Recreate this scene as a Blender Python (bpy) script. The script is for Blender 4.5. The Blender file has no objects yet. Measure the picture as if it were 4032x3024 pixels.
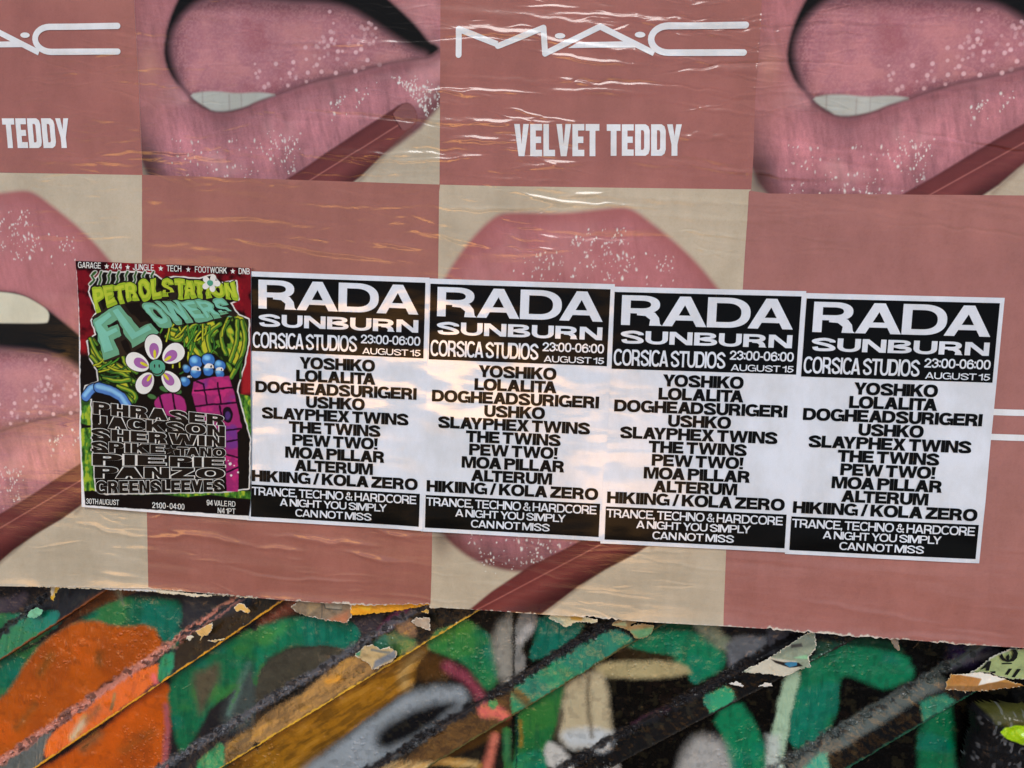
import bpy, bmesh, math, random
import numpy as np
from mathutils import Matrix, Vector
random.seed(7)
RAD = math.radians

# ------------------------------------------------------------------ camera, sky, sun, exposure
LEAN = RAD(19)                       # hoarding leaned back so that its gloss mirrors the sky
H0 = 0.99                            # height of the wall's local origin above the pavement
F_PX, CX, CY = 2700.0, 2016.0, 1512.0
CAM = np.array([-0.11258, -1.54744, 0.21177]); YAW, PIT, ROL = -0.06711, -0.09539, 0.03219
# wall frame: x right, y into the wall, z up along the wall
M_WALL = Matrix.Translation((0, 0, H0)) @ Matrix.Rotation(-LEAN, 4, 'X')
_F = np.array([math.sin(YAW)*math.cos(PIT), math.cos(YAW)*math.cos(PIT), math.sin(PIT)])
_R = np.cross(_F, [0, 0, 1]); _R /= np.linalg.norm(_R); _U = np.cross(_R, _F)
R2 = _R*math.cos(ROL)+_U*math.sin(ROL); U2 = -_R*math.sin(ROL)+_U*math.cos(ROL)

scene = bpy.context.scene
COL = scene.collection
cam_d = bpy.data.cameras.new('camera')
cam_d.sensor_fit = 'HORIZONTAL'; cam_d.sensor_width = 36.0
cam_d.lens = F_PX/4032*36.0
cam_d.clip_start = 0.02; cam_d.clip_end = 500
cam = bpy.data.objects.new('camera', cam_d); COL.objects.link(cam)
m = Matrix.Identity(4)
for i in range(3):
    m[i][0] = R2[i]; m[i][1] = U2[i]; m[i][2] = -_F[i]; m[i][3] = CAM[i]
cam.matrix_world = M_WALL @ m
scene.camera = cam

SUN_EL, SUN_AZ, GLOW_AZ = RAD(61), RAD(184), RAD(195)    # azimuth clockwise from +Y: behind the camera, a little left
world = bpy.data.worlds.new('World'); scene.world = world; world.use_nodes = True
wn, wl = world.node_tree.nodes, world.node_tree.links
wn.clear()
w_out = wn.new('ShaderNodeOutputWorld'); w_bg = wn.new('ShaderNodeBackground')
sky = wn.new('ShaderNodeTexSky'); sky.sky_type = 'NISHITA'; sky.sun_disc = False
sky.sun_elevation = SUN_EL; sky.sun_rotation = SUN_AZ; sky.dust_density = 2.0; sky.air_density = 1.0
w_bg.inputs['Strength'].default_value = 0.12
# broken evening cloud: pale banks overhead, thin bright sunset streaks low down on the sun's side
tc = wn.new('ShaderNodeTexCoord')
def w_noise(scale, sc, detail, lo, hi):
    mp = wn.new('ShaderNodeMapping'); mp.inputs['Scale'].default_value = sc; wl.new(tc.outputs['Generated'], mp.inputs['Vector'])
    cn = wn.new('ShaderNodeTexNoise'); cn.inputs['Scale'].default_value = scale; cn.inputs['Detail'].default_value = detail; wl.new(mp.outputs['Vector'], cn.inputs['Vector'])
    return w_map(cn.outputs['Fac'], lo, hi, 0, 1)
def w_map(sock, a, b, c, d):
    mr = wn.new('ShaderNodeMapRange'); mr.interpolation_type = 'SMOOTHSTEP'
    for k_, v_ in zip(('From Min', 'From Max', 'To Min', 'To Max'), (a, b, c, d)): mr.inputs[k_].default_value = v_
    wl.new(sock, mr.inputs['Value']); return mr.outputs['Result']
def w_mul(a, b):
    q = wn.new('ShaderNodeMath'); q.operation = 'MULTIPLY'; wl.new(a, q.inputs[0]); wl.new(b, q.inputs[1]); return q.outputs[0]
def w_mix(f, a, b, typ='MIX'):
    q = wn.new('ShaderNodeMix'); q.data_type = 'RGBA'; q.blend_type = typ; wl.new(f, q.inputs['Factor']); wl.new(a, q.inputs['A'])
    if isinstance(b, tuple): q.inputs['B'].default_value = b
    else: wl.new(b, q.inputs['B'])
    return q.outputs['Result']
sp = wn.new('ShaderNodeSeparateXYZ'); wl.new(tc.outputs['Generated'], sp.inputs[0])
banks = w_noise(2.4, (1, 1, 4), 6, .42, .62)
c1_ = w_mix(banks, sky.outputs['Color'], (4.6, 5.3, 6.3, 1))
vd = wn.new('ShaderNodeVectorMath'); vd.operation = 'DOT_PRODUCT'; wl.new(tc.outputs['Generated'], vd.inputs[0])
vd.inputs[1].default_value = (math.sin(GLOW_AZ), math.cos(GLOW_AZ), 0)
sector = w_map(vd.outputs['Value'], .875, .985, 0, 1)
low = w_mul(w_map(sp.outputs['Z'], -.01, .05, 0, 1), w_map(sp.outputs['Z'], .18, .50, 1, 0))
streak = w_noise(2.6, (1, 1, 6), 4, .52, .61)
glow = w_mul(w_mul(sector, low), streak)
c2_ = w_mix(glow, c1_, (125, 60, 16, 1))
wl.new(c2_, w_bg.inputs['Color']); wl.new(w_bg.outputs['Background'], w_out.inputs['Surface'])

sun_d = bpy.data.lights.new('sun', 'SUN'); sun_d.energy = 1.2; sun_d.angle = RAD(21); sun_d.color = (1, .985, .96)
sun = bpy.data.objects.new('sun', sun_d); COL.objects.link(sun)
sd = Vector((math.sin(SUN_AZ)*math.cos(SUN_EL), math.cos(SUN_AZ)*math.cos(SUN_EL), math.sin(SUN_EL)))
sun.rotation_euler = (-sd).to_track_quat('-Z', 'Y').to_euler(); sun.location = sd*30

vs = scene.view_settings
vs.view_transform = 'Standard'; vs.look = 'None'; vs.gamma = 1; vs.use_curve_mapping = False
vs.exposure = 0.14

# ------------------------------------------------------------------ geometry helpers
def PX(pts, d=0.0):
    """photo pixels -> (x, z) on the plane y = -d of the wall frame"""
    p = np.atleast_2d(np.array(pts, float))
    a = (p[:, 0]-CX)/F_PX; b = -(p[:, 1]-CY)/F_PX
    D = _F[None]+a[:, None]*R2[None]+b[:, None]*U2[None]
    t = (-d-CAM[1])/D[:, 1]
    return np.stack([CAM[0]+t*D[:, 0], CAM[2]+t*D[:, 2]], -1)
K = 1008/2212.0
def C(i, j, pts, d=0.0):
    p = np.atleast_2d(np.array(pts, float))*K + np.array([1008.0*i, 756.0*j])
    return PX(p, d)
S = 0.000248                          # one tracing unit in metres

_rng = np.random.RandomState(3)
_PERM = _rng.permutation(4096); _VAL = _rng.rand(4096)*2-1
def vnoise(x, y, seed=0):
    x = np.asarray(x, float); y = np.asarray(y, float)
    xi = np.floor(x).astype(int); yi = np.floor(y).astype(int)
    fx = x-xi; fy = y-yi
    fx = fx*fx*fx*(fx*(fx*6-15)+10); fy = fy*fy*fy*(fy*(fy*6-15)+10)
    def h(a, b): return _VAL[_PERM[(_PERM[(a+seed*57) & 4095]+b) & 4095]]
    return (h(xi, yi)*(1-fx)+h(xi+1, yi)*fx)*(1-fy)+(h(xi, yi+1)*(1-fx)+h(xi+1, yi+1)*fx)*fy
def fbm(x, y, o=4, seed=0, g=.5):
    s = 0; a = 1; n = 0
    for k in range(o):
        s = s+a*vnoise(x*2**k+13.7*k, y*2**k+7.3*k, seed+k); n += a; a *= g
    return s/n
def sm(a, b, x):
    t = np.clip((x-a)/(b-a), 0, 1); return t*t*(3-2*t)
def lin(c):
    c = np.array(c, float)/255.0
    return np.where(c <= .04045, c/12.92, ((c+.055)/1.055)**2.4)
def sdf_poly(P, x, z):
    """signed distance (negative inside)"""
    P = np.asarray(P); d = np.full(x.shape, 1e9); ins = np.zeros(x.shape, bool)
    for k in range(len(P)):
        ax, az = P[k]; bx, bz = P[(k+1) % len(P)]
        ex, ez = bx-ax, bz-az
        wx, wz = x-ax, z-az
        t = np.clip((wx*ex+wz*ez)/(ex*ex+ez*ez+1e-18), 0, 1)
        d = np.minimum(d, (wx-t*ex)**2+(wz-t*ez)**2)
        c = ((az > z) != (bz > z))
        ins ^= c & (wx < ex*(z-az)/(ez if abs(ez) > 1e-12 else 1e-12))
    return np.where(ins, -1, 1)*np.sqrt(d)
def sdf_line(P, x, z):
    P = np.asarray(P); d = np.full(x.shape, 1e9)
    for k in range(len(P)-1):
        ax, az = P[k]; bx, bz = P[k+1]; ex, ez = bx-ax, bz-az
        t = np.clip(((x-ax)*ex+(z-az)*ez)/(ex*ex+ez*ez+1e-18), 0, 1)
        d = np.minimum(d, (x-ax-t*ex)**2+(z-az-t*ez)**2)
    return np.sqrt(d)
def smooth_pts(P, n=3, closed=True):
    P = np.asarray(P, float)
    for _ in range(n):
        if closed:
            Q = np.roll(P, -1, 0)
            P = np.stack([P*.75+Q*.25, P*.25+Q*.75], 1).reshape(-1, 2)
        else:
            a, b = P[:-1], P[1:]
            P = np.vstack([P[:1], np.stack([a*.75+b*.25, a*.25+b*.75], 1).reshape(-1, 2), P[-1:]])
    return P

class Canvas:
    """ink on a surface: sample points (x, z) and their pigment"""
    def __init__(s, x, z, base, warp=0.0, freq=60, seed=0):
        s.x0, s.z0 = x, z
        if warp:
            s.x = x+warp*fbm(x*freq, z*freq, 3, seed+50); s.z = z+warp*fbm(x*freq, z*freq, 3, seed+80)
        else: s.x, s.z = x, z
        s.c = np.tile(lin(base), (len(x), 1))
    def _mask(s, P, pad):
        P = np.asarray(P); lo = P.min(0)-pad; hi = P.max(0)+pad
        return np.where((s.x > lo[0]) & (s.x < hi[0]) & (s.z > lo[1]) & (s.z < hi[1]))[0]
    def mix(s, idx, a, col):
        c = lin(col) if np.ndim(col) == 1 else col
        s.c[idx] = s.c[idx]*(1-a)[:, None]+c*a[:, None]
    def poly(s, P, col, soft=.002, al=1.0, grow=0):
        i = s._mask(P, soft*2+abs(grow)); 
        if len(i) == 0: return i, None
        d = sdf_poly(P, s.x[i], s.z[i])-grow
        s.mix(i, al*(1-sm(-soft, soft, d)), col); return i, d
    def line(s, P, r, col, soft=.002, al=1.0):
        i = s._mask(P, r+soft*2)
        if len(i) == 0: return
        d = sdf_line(P, s.x[i], s.z[i])-r
        s.mix(i, al*(1-sm(-soft, soft, d)), col)
    def ell(s, c, rx, rz, col, soft=.002, al=1.0, rot=0):
        c = np.asarray(c).ravel(); r = max(rx, rz)
        i = s._mask([c], r+soft*2)
        if len(i) == 0: return
        dx, dz = s.x[i]-c[0], s.z[i]-c[1]
        ca, sa = math.cos(rot), math.sin(rot)
        u, v = dx*ca+dz*sa, -dx*sa+dz*ca
        d = (np.sqrt((u/rx)**2+(v/rz)**2)-1)*min(rx, rz)
        s.mix(i, al*(1-sm(-soft, soft, d)), col)

# ------------------------------------------------------------------ wrinkles shared by the big pasted sheets
def _creases():
    r = random.Random(21); L = []
    for k in range(330):
        x = r.uniform(-1.35, 1.3); z = r.uniform(-.78, .86)
        top = z > .36
        if not top and r.random() < (.25 if x < .1 else .55): continue
        a = r.uniform(.3, 1.0)*(1.0 if top else .6)*.0016
        if x > .75 and not top: a *= .6
        L.append((x, z, r.uniform(.05, .22)*(1.25 if top else 1), r.uniform(-.16, .05), r.uniform(-.5, .5),
                  r.uniform(.0028, .0075), a*(1 if r.random() < .62 else -1)))
    for k in range(1700):                                     # fine sharp crinkles, mostly in the upper sheets
        x = r.uniform(-1.35, 1.3); top = r.random() < .74; z = r.uniform(.36, .9) if top else r.uniform(-.75, .36)
        dens = vnoise(x*3.1, z*5.3, 77)
        if dens < -.25 or (not top and x > .3 and r.random() < .6): continue
        L.append((x, z, r.uniform(.012, .10), r.gauss(-.05, .15), r.uniform(-1.2, 1.2), r.uniform(.0014, .0032), r.uniform(.00022, .0008)*((1.0 if -.24 < x < .47 else .75 if x < -.86 else .42) if top else .5)*(1 if r.random() < .7 else -1)))
    return L
CREASES = _creases()
for (i_, j_, a_, b_, sg_, am_) in ((1, 2, (150, 1310), (1050, 1410), .0065, .0018), (1, 2, (780, 1450), (1250, 1562), .005, .0015), (1, 2, (980, 1240), (1400, 1355), .005, .0014), (0, 2, (1480, 1260), (2180, 1390), .0065, .0019), (0, 2, (680, 1205), (1280, 1335), .005, .0013),
        (0, 2, (1295, 1330), (1700, 1300), .005, .0014), (1, 2, (0, 1410), (420, 1440), .005, .0015), (1, 0, (100, 385), (1380, 375), .0060, .0020), (1, 0, (180, 1325), (1590, 1350), .0065, .0020), (0, 0, (1230, 1290), (2080, 1390), .006, .0020), (0, 0, (150, 1380), (1215, 1420), .007, .0019),
        (0, 0, (1500, 130), (2212, 180), .008, .0020), (1, 0, (1600, 1215), (2200, 1200), .006, .0018), (1, 0, (1600, 780), (2050, 850), .006, .0018), (2, 0, (0, 1470), (700, 1390), .006, .0016), (2, 0, (300, 790), (1250, 810), .006, .0016), (1, 1, (60, 440), (1200, 610), .0065, .0018), (1, 1, (900, 420), (1480, 480), .005, .0014),
        (0, 1, (1250, 65), (1430, 75), .005, .0014), (2, 0, (1300, 1180), (2090, 1165), .007, .0015), (0, 1, (0, 1330), (680, 1410), .007, .0013)):
    A_, B_ = C(i_, j_, [a_])[0], C(i_, j_, [b_])[0]; m_ = (A_+B_)/2
    CREASES.append((m_[0], m_[1], (B_[0]-A_[0])*.62, (B_[1]-A_[1])/(B_[0]-A_[0]), .12, sg_, am_))
def wrinkle(x, z):
    top = sm(.30, .42, z)
    d = (.0006+.0009*top)*fbm(x*2.2+.35*z, z*17+x*1.2, 3, 4) + .0006*fbm(x*1.2, z*4, 2, 9)
    for x0, z0, z1, hh in ((-.36, -.2, .4, .0005), (.55, .02, .36, .0006), (.86, -.6, .3, .0005), (.28, .36, 1.0, .0005), (-.95, -.62, .36, .0004), (-.14, -.62, -.4, .0005), (.02, .36, .9, .0004), (.70, -.7, -.35, .0005)):
        d += (.5*hh)*sm(-.0018, .0018, x-x0-.004*np.sin(z*9))*sm(z0-.01, z0+.01, z)*sm(z1+.01, z1-.01, z)*sm(.25, .2, x-x0)
    for (cx, cz, L, sl, cu, sg, a) in CREASES:
        i = np.where((np.abs(x-cx) < L) & (np.abs(z-cz) < .07))[0]
        if len(i) == 0: continue
        u = (x[i]-cx); dz = z[i]-cz-sl*u-cu*u*u-.004*vnoise(u*30+cx*50, u*0+cz*70, 5)
        w = np.clip(1-(u/L)**2, 0, 1)**2
        s = sg*(.6+.6*w)
        d[i] += a*w*np.exp(-(dz/s)**2)
    # rubbed flat where smaller posters are pasted over
    zc = z+.02*x
    return d*(1-.75*sm(-1.29, -1.26, x)*sm(.86, .82, x)*sm(-.315, -.295, zc)*sm(.32, .30, zc))

# ------------------------------------------------------------------ materials
def material(name, base=(200, 200, 200), vcol=False, rough=.35, spec=.5, bump=(), coat=0, rough_var=0.0):
    mt = bpy.data.materials.new(name); mt.use_nodes = True
    n, l = mt.node_tree.nodes, mt.node_tree.links
    b = n['Principled BSDF']
    b.inputs['Roughness'].default_value = rough; b.inputs['Specular IOR Level'].default_value = spec
    b.inputs['Coat Weight'].default_value = coat; b.inputs['Coat Roughness'].default_value = .12
    geo = n.new('ShaderNodeNewGeometry')
    g = n.new('ShaderNodeTexNoise'); g.inputs['Scale'].default_value = 900; g.inputs['Detail'].default_value = 2
    l.new(geo.outputs['Position'], g.inputs['Vector'])
    mx = n.new('ShaderNodeMix'); mx.data_type = 'RGBA'; mx.blend_type = 'MULTIPLY'
    ramp = n.new('ShaderNodeValToRGB'); ramp.color_ramp.elements[0].position = .3; ramp.color_ramp.elements[1].position = .7
    ramp.color_ramp.elements[0].color = (.94, .94, .94, 1); ramp.color_ramp.elements[1].color = (1.04, 1.04, 1.04, 1)
    l.new(g.outputs['Fac'], ramp.inputs['Fac']); mx.inputs['Factor'].default_value = 1.0
    if vcol:
        at = n.new('ShaderNodeVertexColor'); at.layer_name = 'ink'; l.new(at.outputs['Color'], mx.inputs['A'])
        ms = n.new('ShaderNodeMapRange'); ms.inputs['From Max'].default_value = .10; ms.inputs['To Min'].default_value = spec*.18; ms.inputs['To Max'].default_value = spec
        l.new(at.outputs['Color'], ms.inputs['Value']); l.new(ms.outputs['Result'], b.inputs['Specular IOR Level'])      # dense black ink is duller than the bare gloss
    else:
        mx.inputs['A'].default_value = (*lin(base), 1)
    l.new(ramp.outputs['Color'], mx.inputs['B'])
    # grime and paste stains of their own shape
    gm_ = n.new('ShaderNodeMapping'); gm_.inputs['Scale'].default_value = (1, 1, .45); l.new(geo.outputs['Position'], gm_.inputs['Vector'])
    gt = n.new('ShaderNodeTexNoise'); gt.inputs['Scale'].default_value = 13; gt.inputs['Detail'].default_value = 7; gt.inputs['Roughness'].default_value = .65
    l.new(gm_.outputs['Vector'], gt.inputs['Vector'])
    gr = n.new('ShaderNodeValToRGB'); gr.color_ramp.elements[0].position = .36; gr.color_ramp.elements[1].position = .62
    gr.color_ramp.elements[0].color = (.84, .83, .80, 1); gr.color_ramp.elements[1].color = (1.02, 1.02, 1.02, 1); l.new(gt.outputs['Fac'], gr.inputs['Fac'])
    mg = n.new('ShaderNodeMix'); mg.data_type = 'RGBA'; mg.blend_type = 'MULTIPLY'; mg.inputs['Factor'].default_value = .8
    l.new(mx.outputs['Result'], mg.inputs['A']); l.new(gr.outputs['Color'], mg.inputs['B']); l.new(mg.outputs['Result'], b.inputs['Base Color'])
    prev = None
    for (sx, sz, scale, dist, det) in bump:
        mp = n.new('ShaderNodeMapping'); mp.inputs['Scale'].default_value = (sx, 1, sz); mp.inputs['Rotation'].default_value = (0, RAD(3), 0)
        l.new(geo.outputs['Position'], mp.inputs['Vector'])
        t = n.new('ShaderNodeTexNoise'); t.inputs['Scale'].default_value = scale; t.inputs['Detail'].default_value = det
        l.new(mp.outputs['Vector'], t.inputs['Vector'])
        bp = n.new('ShaderNodeBump'); bp.inputs['Strength'].default_value = 1; bp.inputs['Distance'].default_value = dist
        l.new(t.outputs['Fac'], bp.inputs['Height'])
        if prev: l.new(prev.outputs['Normal'], bp.inputs['Normal'])
        prev = bp
    if prev: l.new(prev.outputs['Normal'], b.inputs['Normal'])
    if rough_var:
        mp = n.new('ShaderNodeMapping'); mp.inputs['Scale'].default_value = (2, 1, 12)
        l.new(geo.outputs['Position'], mp.inputs['Vector'])
        t = n.new('ShaderNodeTexNoise'); t.inputs['Scale'].default_value = 3; l.new(mp.outputs['Vector'], t.inputs['Vector'])
        mr = n.new('ShaderNodeMapRange'); mr.inputs['To Min'].default_value = rough-rough_var; mr.inputs['To Max'].default_value = rough+rough_var
        mr.inputs['From Min'].default_value = .3; mr.inputs['From Max'].default_value = .7
        l.new(t.outputs['Fac'], mr.inputs['Value']); l.new(mr.outputs['Result'], b.inputs['Roughness'])
    return mt
B_BIG = ((1, 6, 6, .0006, 2), (2, 9, 40, .00010, 2))
B_SMALL = ((1, 2.6, 4.5, .0055, 1.5), (1.5, 4, 30, .00006, 2))
M_BIG = material('glossy_print', vcol=True, rough=.115, spec=.50, bump=B_BIG, rough_var=.03)
M_BIGW = material('white_ink_on_glossy_print', (222, 228, 233), rough=.18, spec=.42, bump=B_BIG)
M_POST = material('poster_paper', (214, 222, 232), rough=.10, spec=.75, bump=B_SMALL)
M_BLACK = material('black_poster_ink', (10, 10, 10), rough=.14, spec=.08, bump=B_SMALL)
M_PETROL = material('coloured_poster_print', vcol=True, rough=.36, spec=.12, bump=((1, 3, 8, .002, 2),))
M_SPRAY = material('layered_spray_paint', vcol=True, rough=.20, spec=.42, bump=((1, 1, 110, .0005, 2), (1, 1, 38, .0022, 2)))
M_SCRAP = material('torn_paper', vcol=True, rough=.5, bump=((1, 1, 60, .002, 3),))
M_LUMP = material('thick_black_paint', vcol=True, rough=.25, bump=((1, 1, 60, .003, 3),))
M_GROUND = material('grey_paving', (105, 102, 98), rough=.8, bump=((1, 1, 30, .004, 4),))
def ink(name, col, rough=.3):
    return material(name, col, rough=rough, spec=.12, bump=((1, 3, 8, .002, 2),))

# ------------------------------------------------------------------ object helpers
def place(o, x=0, z=0, d=0, ang=0, parent=None):
    if parent: o.parent = parent
    else: o.matrix_world = M_WALL @ Matrix.Translation((x, -d, z)) @ Matrix.Rotation(-ang, 4, 'Y')
    COL.objects.link(o); return o
def tag(o, label=None, cat=None, group=None, kind=None):
    if label: o['label'] = label
    if cat: o['category'] = cat
    if group: o['group'] = group
    if kind: o['kind'] = kind
    return o
def empty(name, x, z, d=0, ang=0):
    o = bpy.data.objects.new(name, None); o.empty_display_size = .05
    return place(o, x, z, d, ang)
def mesh_from(name, V, faces, mat, cols=None, smooth=True, origin=(0, 0, 0)):
    V = np.asarray(V, float)-np.array(origin)
    me = bpy.data.meshes.new(name)
    if isinstance(faces, np.ndarray):
        me.vertices.add(len(V)); me.vertices.foreach_set('co', V.astype(np.float32).ravel())
        nf, k = faces.shape
        me.loops.add(nf*k); me.loops.foreach_set('vertex_index', faces.astype(np.int32).ravel())
        me.polygons.add(nf); me.polygons.foreach_set('loop_start', np.arange(0, nf*k, k, dtype=np.int32))
        me.polygons.foreach_set('loop_total', np.full(nf, k, dtype=np.int32))
        me.update(calc_edges=True)
    else:
        me.from_pydata([tuple(v) for v in V], [], faces); me.update()
    if cols is not None:
        a = me.color_attributes.new('ink', 'FLOAT_COLOR', 'POINT')
        a.data.foreach_set('color', np.hstack([np.clip(cols, 0, 1), np.ones((len(cols), 1))]).astype(np.float32).ravel())
    if smooth: me.polygons.foreach_set('use_smooth', np.ones(len(me.polygons), bool))
    me.materials.append(mat)
    return bpy.data.objects.new(name, me)
def grid_faces(nu, nv):
    """rows v (top to bottom) of nu columns; facing -y"""
    i = np.arange(nu*nv).reshape(nv, nu)
    return np.stack([i[1:, :-1], i[1:, 1:], i[:-1, 1:], i[:-1, :-1]], -1).reshape(-1, 4)
def resample(P, n):
    P = np.asarray(P, float); L = np.r_[0, np.cumsum(np.hypot(*np.diff(P, axis=0).T))]
    t = np.linspace(0, L[-1], n); return np.stack([np.interp(t, L, P[:, 0]), np.interp(t, L, P[:, 1])], -1)
def coons(top, right, bot, left, step):
    """top/bot run left to right, left/right run top to bottom -> x, z arrays (nv, nu)"""
    lu = np.hypot(*np.diff(np.asarray(top), axis=0).T).sum(); lv = np.hypot(*np.diff(np.asarray(left), axis=0).T).sum()
    nu, nv = max(3, int(lu/step)), max(3, int(lv/step))
    T, Bo, Le, Ri = resample(top, nu), resample(bot, nu), resample(left, nv), resample(right, nv)
    u = np.linspace(0, 1, nu)[None, :, None]; v = np.linspace(0, 1, nv)[:, None, None]
    G = (1-v)*T[None]+v*Bo[None]+(1-u)*Le[:, None]+u*Ri[:, None] - ((1-u)*(1-v)*T[0]+u*(1-v)*T[-1]+(1-u)*v*Bo[0]+u*v*Bo[-1])
    return G, nu, nv
def sheet(name, top, right, bot, left, step, d, mat, paint, relief, origin=(0, 0), edge=(222, 215, 205), curl=None):
    """a pasted sheet of paper: dense front plus a thin turned-back rim all round"""
    G, nu, nv = coons(top, right, bot, left, step)
    x, z = G[..., 0].ravel(), G[..., 1].ravel()
    h = relief(x, z)
    if curl is not None: h = h+curl(x, z)
    cols = paint(x, z)
    V = np.stack([x, -(d+h), z], -1); F = grid_faces(nu, nv)
    idx = np.arange(nu*nv).reshape(nv, nu)
    ring = np.r_[idx[0, :-1], idx[:-1, -1], idx[-1, :0:-1], idx[:0:-1, 0]]
    # paper rim: same outline, turned back by the paper's thickness (own vertices, own colour)
    n0 = len(V); A = V[ring].copy(); Bk = A.copy(); Bk[:, 1] += .0012
    V = np.vstack([V, A, Bk]); k = len(ring); a = np.arange(k); b = (a+1) % k
    F = np.vstack([F, np.stack([n0+a, n0+b, n0+k+b, n0+k+a], -1)])
    if cols is not None: cols = np.vstack([cols, np.tile(lin(edge), (2*k, 1))])
    return mesh_from(name, V, F, mat, cols, origin=(origin[0], 0, origin[1]))

# ------------------------------------------------------------------ lettering: a heavy grotesque drawn here, cap height 1
from mathutils.geometry import tessellate_polygon
def sup(cx, cy, rx, ry, a0, a1, n=16, e=2.35):
    t = np.radians(np.linspace(a0, a1, n)); c_, s_ = np.cos(t), np.sin(t)
    return [(cx+rx*np.sign(a)*abs(a)**(2/e), cy+ry*np.sign(b)*abs(b)**(2/e)) for a, b in zip(c_, s_)]
def crom(P, n=7):
    P = np.array(P, float); Q = np.vstack([2*P[0]-P[1], P, 2*P[-1]-P[-2]]); out = []
    for k in range(1, len(Q)-2):
        p0, p1, p2, p3 = Q[k-1:k+3]
        for t in np.linspace(0, 1, n, endpoint=False):
            out.append(.5*((2*p1)+(-p0+p2)*t+(2*p0-5*p1+4*p2-p3)*t*t+(-p0+3*p1-3*p2+p3)*t**3))
    return np.array(out+[P[-1]])
def pen(P, W, H):
    """outline of a stroke drawn with an elliptical nib W wide and H high"""
    P = np.asarray(P, float); T = np.gradient(P, axis=0); T /= np.linalg.norm(T, axis=1)[:, None]+1e-12
    N = np.stack([-T[:, 1], T[:, 0]], -1); q = np.stack([N[:, 0]*W*W, N[:, 1]*H*H], -1)/np.sqrt((N[:, 0]*W)**2+(N[:, 1]*H)**2)[:, None]/2
    return [tuple(p) for p in (P+q)]+[tuple(p) for p in (P-q)[::-1]]
def shapes(ch, W, H):
    """list of (outer, [holes]) plus the advance width"""
    R = lambda a, b, c_, d: [(a, b), (a, d), (c_, d), (c_, b)]
    if ch == 'I': return [(R(0, 0, W, 1), [])]
    if ch == 'L': return [([(0, 0), (0, 1), (W, 1), (W, H), (.80, H), (.80, 0)], [])]
    if ch == 'E': return [([(0, 0), (0, 1), (.86, 1), (.86, 1-H), (W, 1-H), (W, .5+H*.48), (.80, .5+H*.48), (.80, .5-H*.48), (W, .5-H*.48), (W, H), (.88, H), (.88, 0)], [])]
    if ch == 'F': return [([(0, 0), (0, 1), (.82, 1), (.82, 1-H), (W, 1-H), (W, .48+H*.48), (.74, .48+H*.48), (.74, .48-H*.48), (W, .48-H*.48), (W, 0)], [])]
    if ch == 'T': w = .92; return [([(w/2-W/2, 0), (w/2-W/2, 1-H), (0, 1-H), (0, 1), (w, 1), (w, 1-H), (w/2+W/2, 1-H), (w/2+W/2, 0)], [])]
    if ch == 'H': w = .96; return [([(0, 0), (0, 1), (W, 1), (W, .5+H/2), (w-W, .5+H/2), (w-W, 1), (w, 1), (w, 0), (w-W, 0), (w-W, .5-H/2), (W, .5-H/2), (W, 0)], [])]
    if ch == 'N': w = .98; return [([(0, 0), (0, 1), (W*1.12, 1), (w-W*.95, .34), (w-W*.95, 1), (w, 1), (w, 0), (w-W*1.12, 0), (W*.95, .66), (W*.95, 0)], [])]
    if ch == 'M': w = 1.2; return [([(0, 0), (0, 1), (W*1.4, 1), (w/2, .36), (w-W*1.4, 1), (w, 1), (w, 0), (w-W*.92, 0), (w-W*.92, .72), (w/2+W*.44, 0), (w/2-W*.44, 0), (W*.92, .72), (W*.92, 0)], [])]
    if ch in 'AV':
        w = 1.06; k = w/2-.60*W; x0 = 1.13*W; e = lambda y: x0+y*k; ap = (w/2-x0)/k; yb = .20
        if ch == 'A': return [([(0, 0), (k, 1), (w-k, 1), (w, 0), (w-x0, 0), (w-e(yb), yb), (e(yb), yb), (x0, 0)], [[(e(yb+H*.9), yb+H*.9), (w/2, ap), (w-e(yb+H*.9), yb+H*.9)]])]
        return [([(0, 1), (k, 0), (w-k, 0), (w, 1), (w-x0, 1), (w/2, 1-ap), (x0, 1)], [])]
    if ch == 'W': w = 1.5; return [([(0, 1), (.27*w-.5*W, 0), (.27*w+.5*W, 0), (.5*w, .64), (.73*w-.5*W, 0), (.73*w+.5*W, 0), (w, 1), (w-1.02*W, 1), (.73*w, .38), (.5*w+.5*W, 1), (.5*w-.5*W, 1), (.27*w, .38), (1.02*W, 1)], [])]
    if ch == 'Y': w = 1.02; return [([(w/2-W/2, 0), (w/2-W/2, .39), (0, 1), (1.2*W, 1), (w/2, .60), (w-1.2*W, 1), (w, 1), (w/2+W/2, .39), (w/2+W/2, 0)], [])]
    if ch == 'X': w = 1.02; a = 1.25*W; return [([(0, 0), (w/2-a*.52, .51), (.02, 1), (.02+a, 1), (w/2, .68), (w-.02-a, 1), (w-.02, 1), (w/2+a*.52, .51), (w, 0), (w-a, 0), (w/2, .34), (a, 0)], [])]
    if ch == 'Z': w = .90; return [([(0, 0), (0, H*1.05), (w-1.4*W, 1-H), (.03, 1-H), (.03, 1), (w-.01, 1), (w-.01, 1-H*1.05), (1.4*W, H), (w, H), (w, 0)], [])]
    if ch == 'K': w = 1.04; return [([(0, 0), (0, 1), (W, 1), (W, .62), (w-1.32*W, 1), (w-.03, 1), (.60*w, .60), (w, 0), (w-1.28*W, 0), (.60*w-.78*W, .42), (W, .31), (W, 0)], [])]
    if ch in 'O0':
        w = 1.1 if ch == 'O' else .84; return [(sup(w/2, .5, w/2, .518, 0, 360, 45)[:-1], [sup(w/2, .5, w/2-W, .518-H, 0, 360, 45)[:-1]])]
    if ch == 'C': w = 1.06; return [(pen(sup(w/2, .5, w/2-W/2, .518-H/2, 38, 322, 34), W, H), [])]
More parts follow.
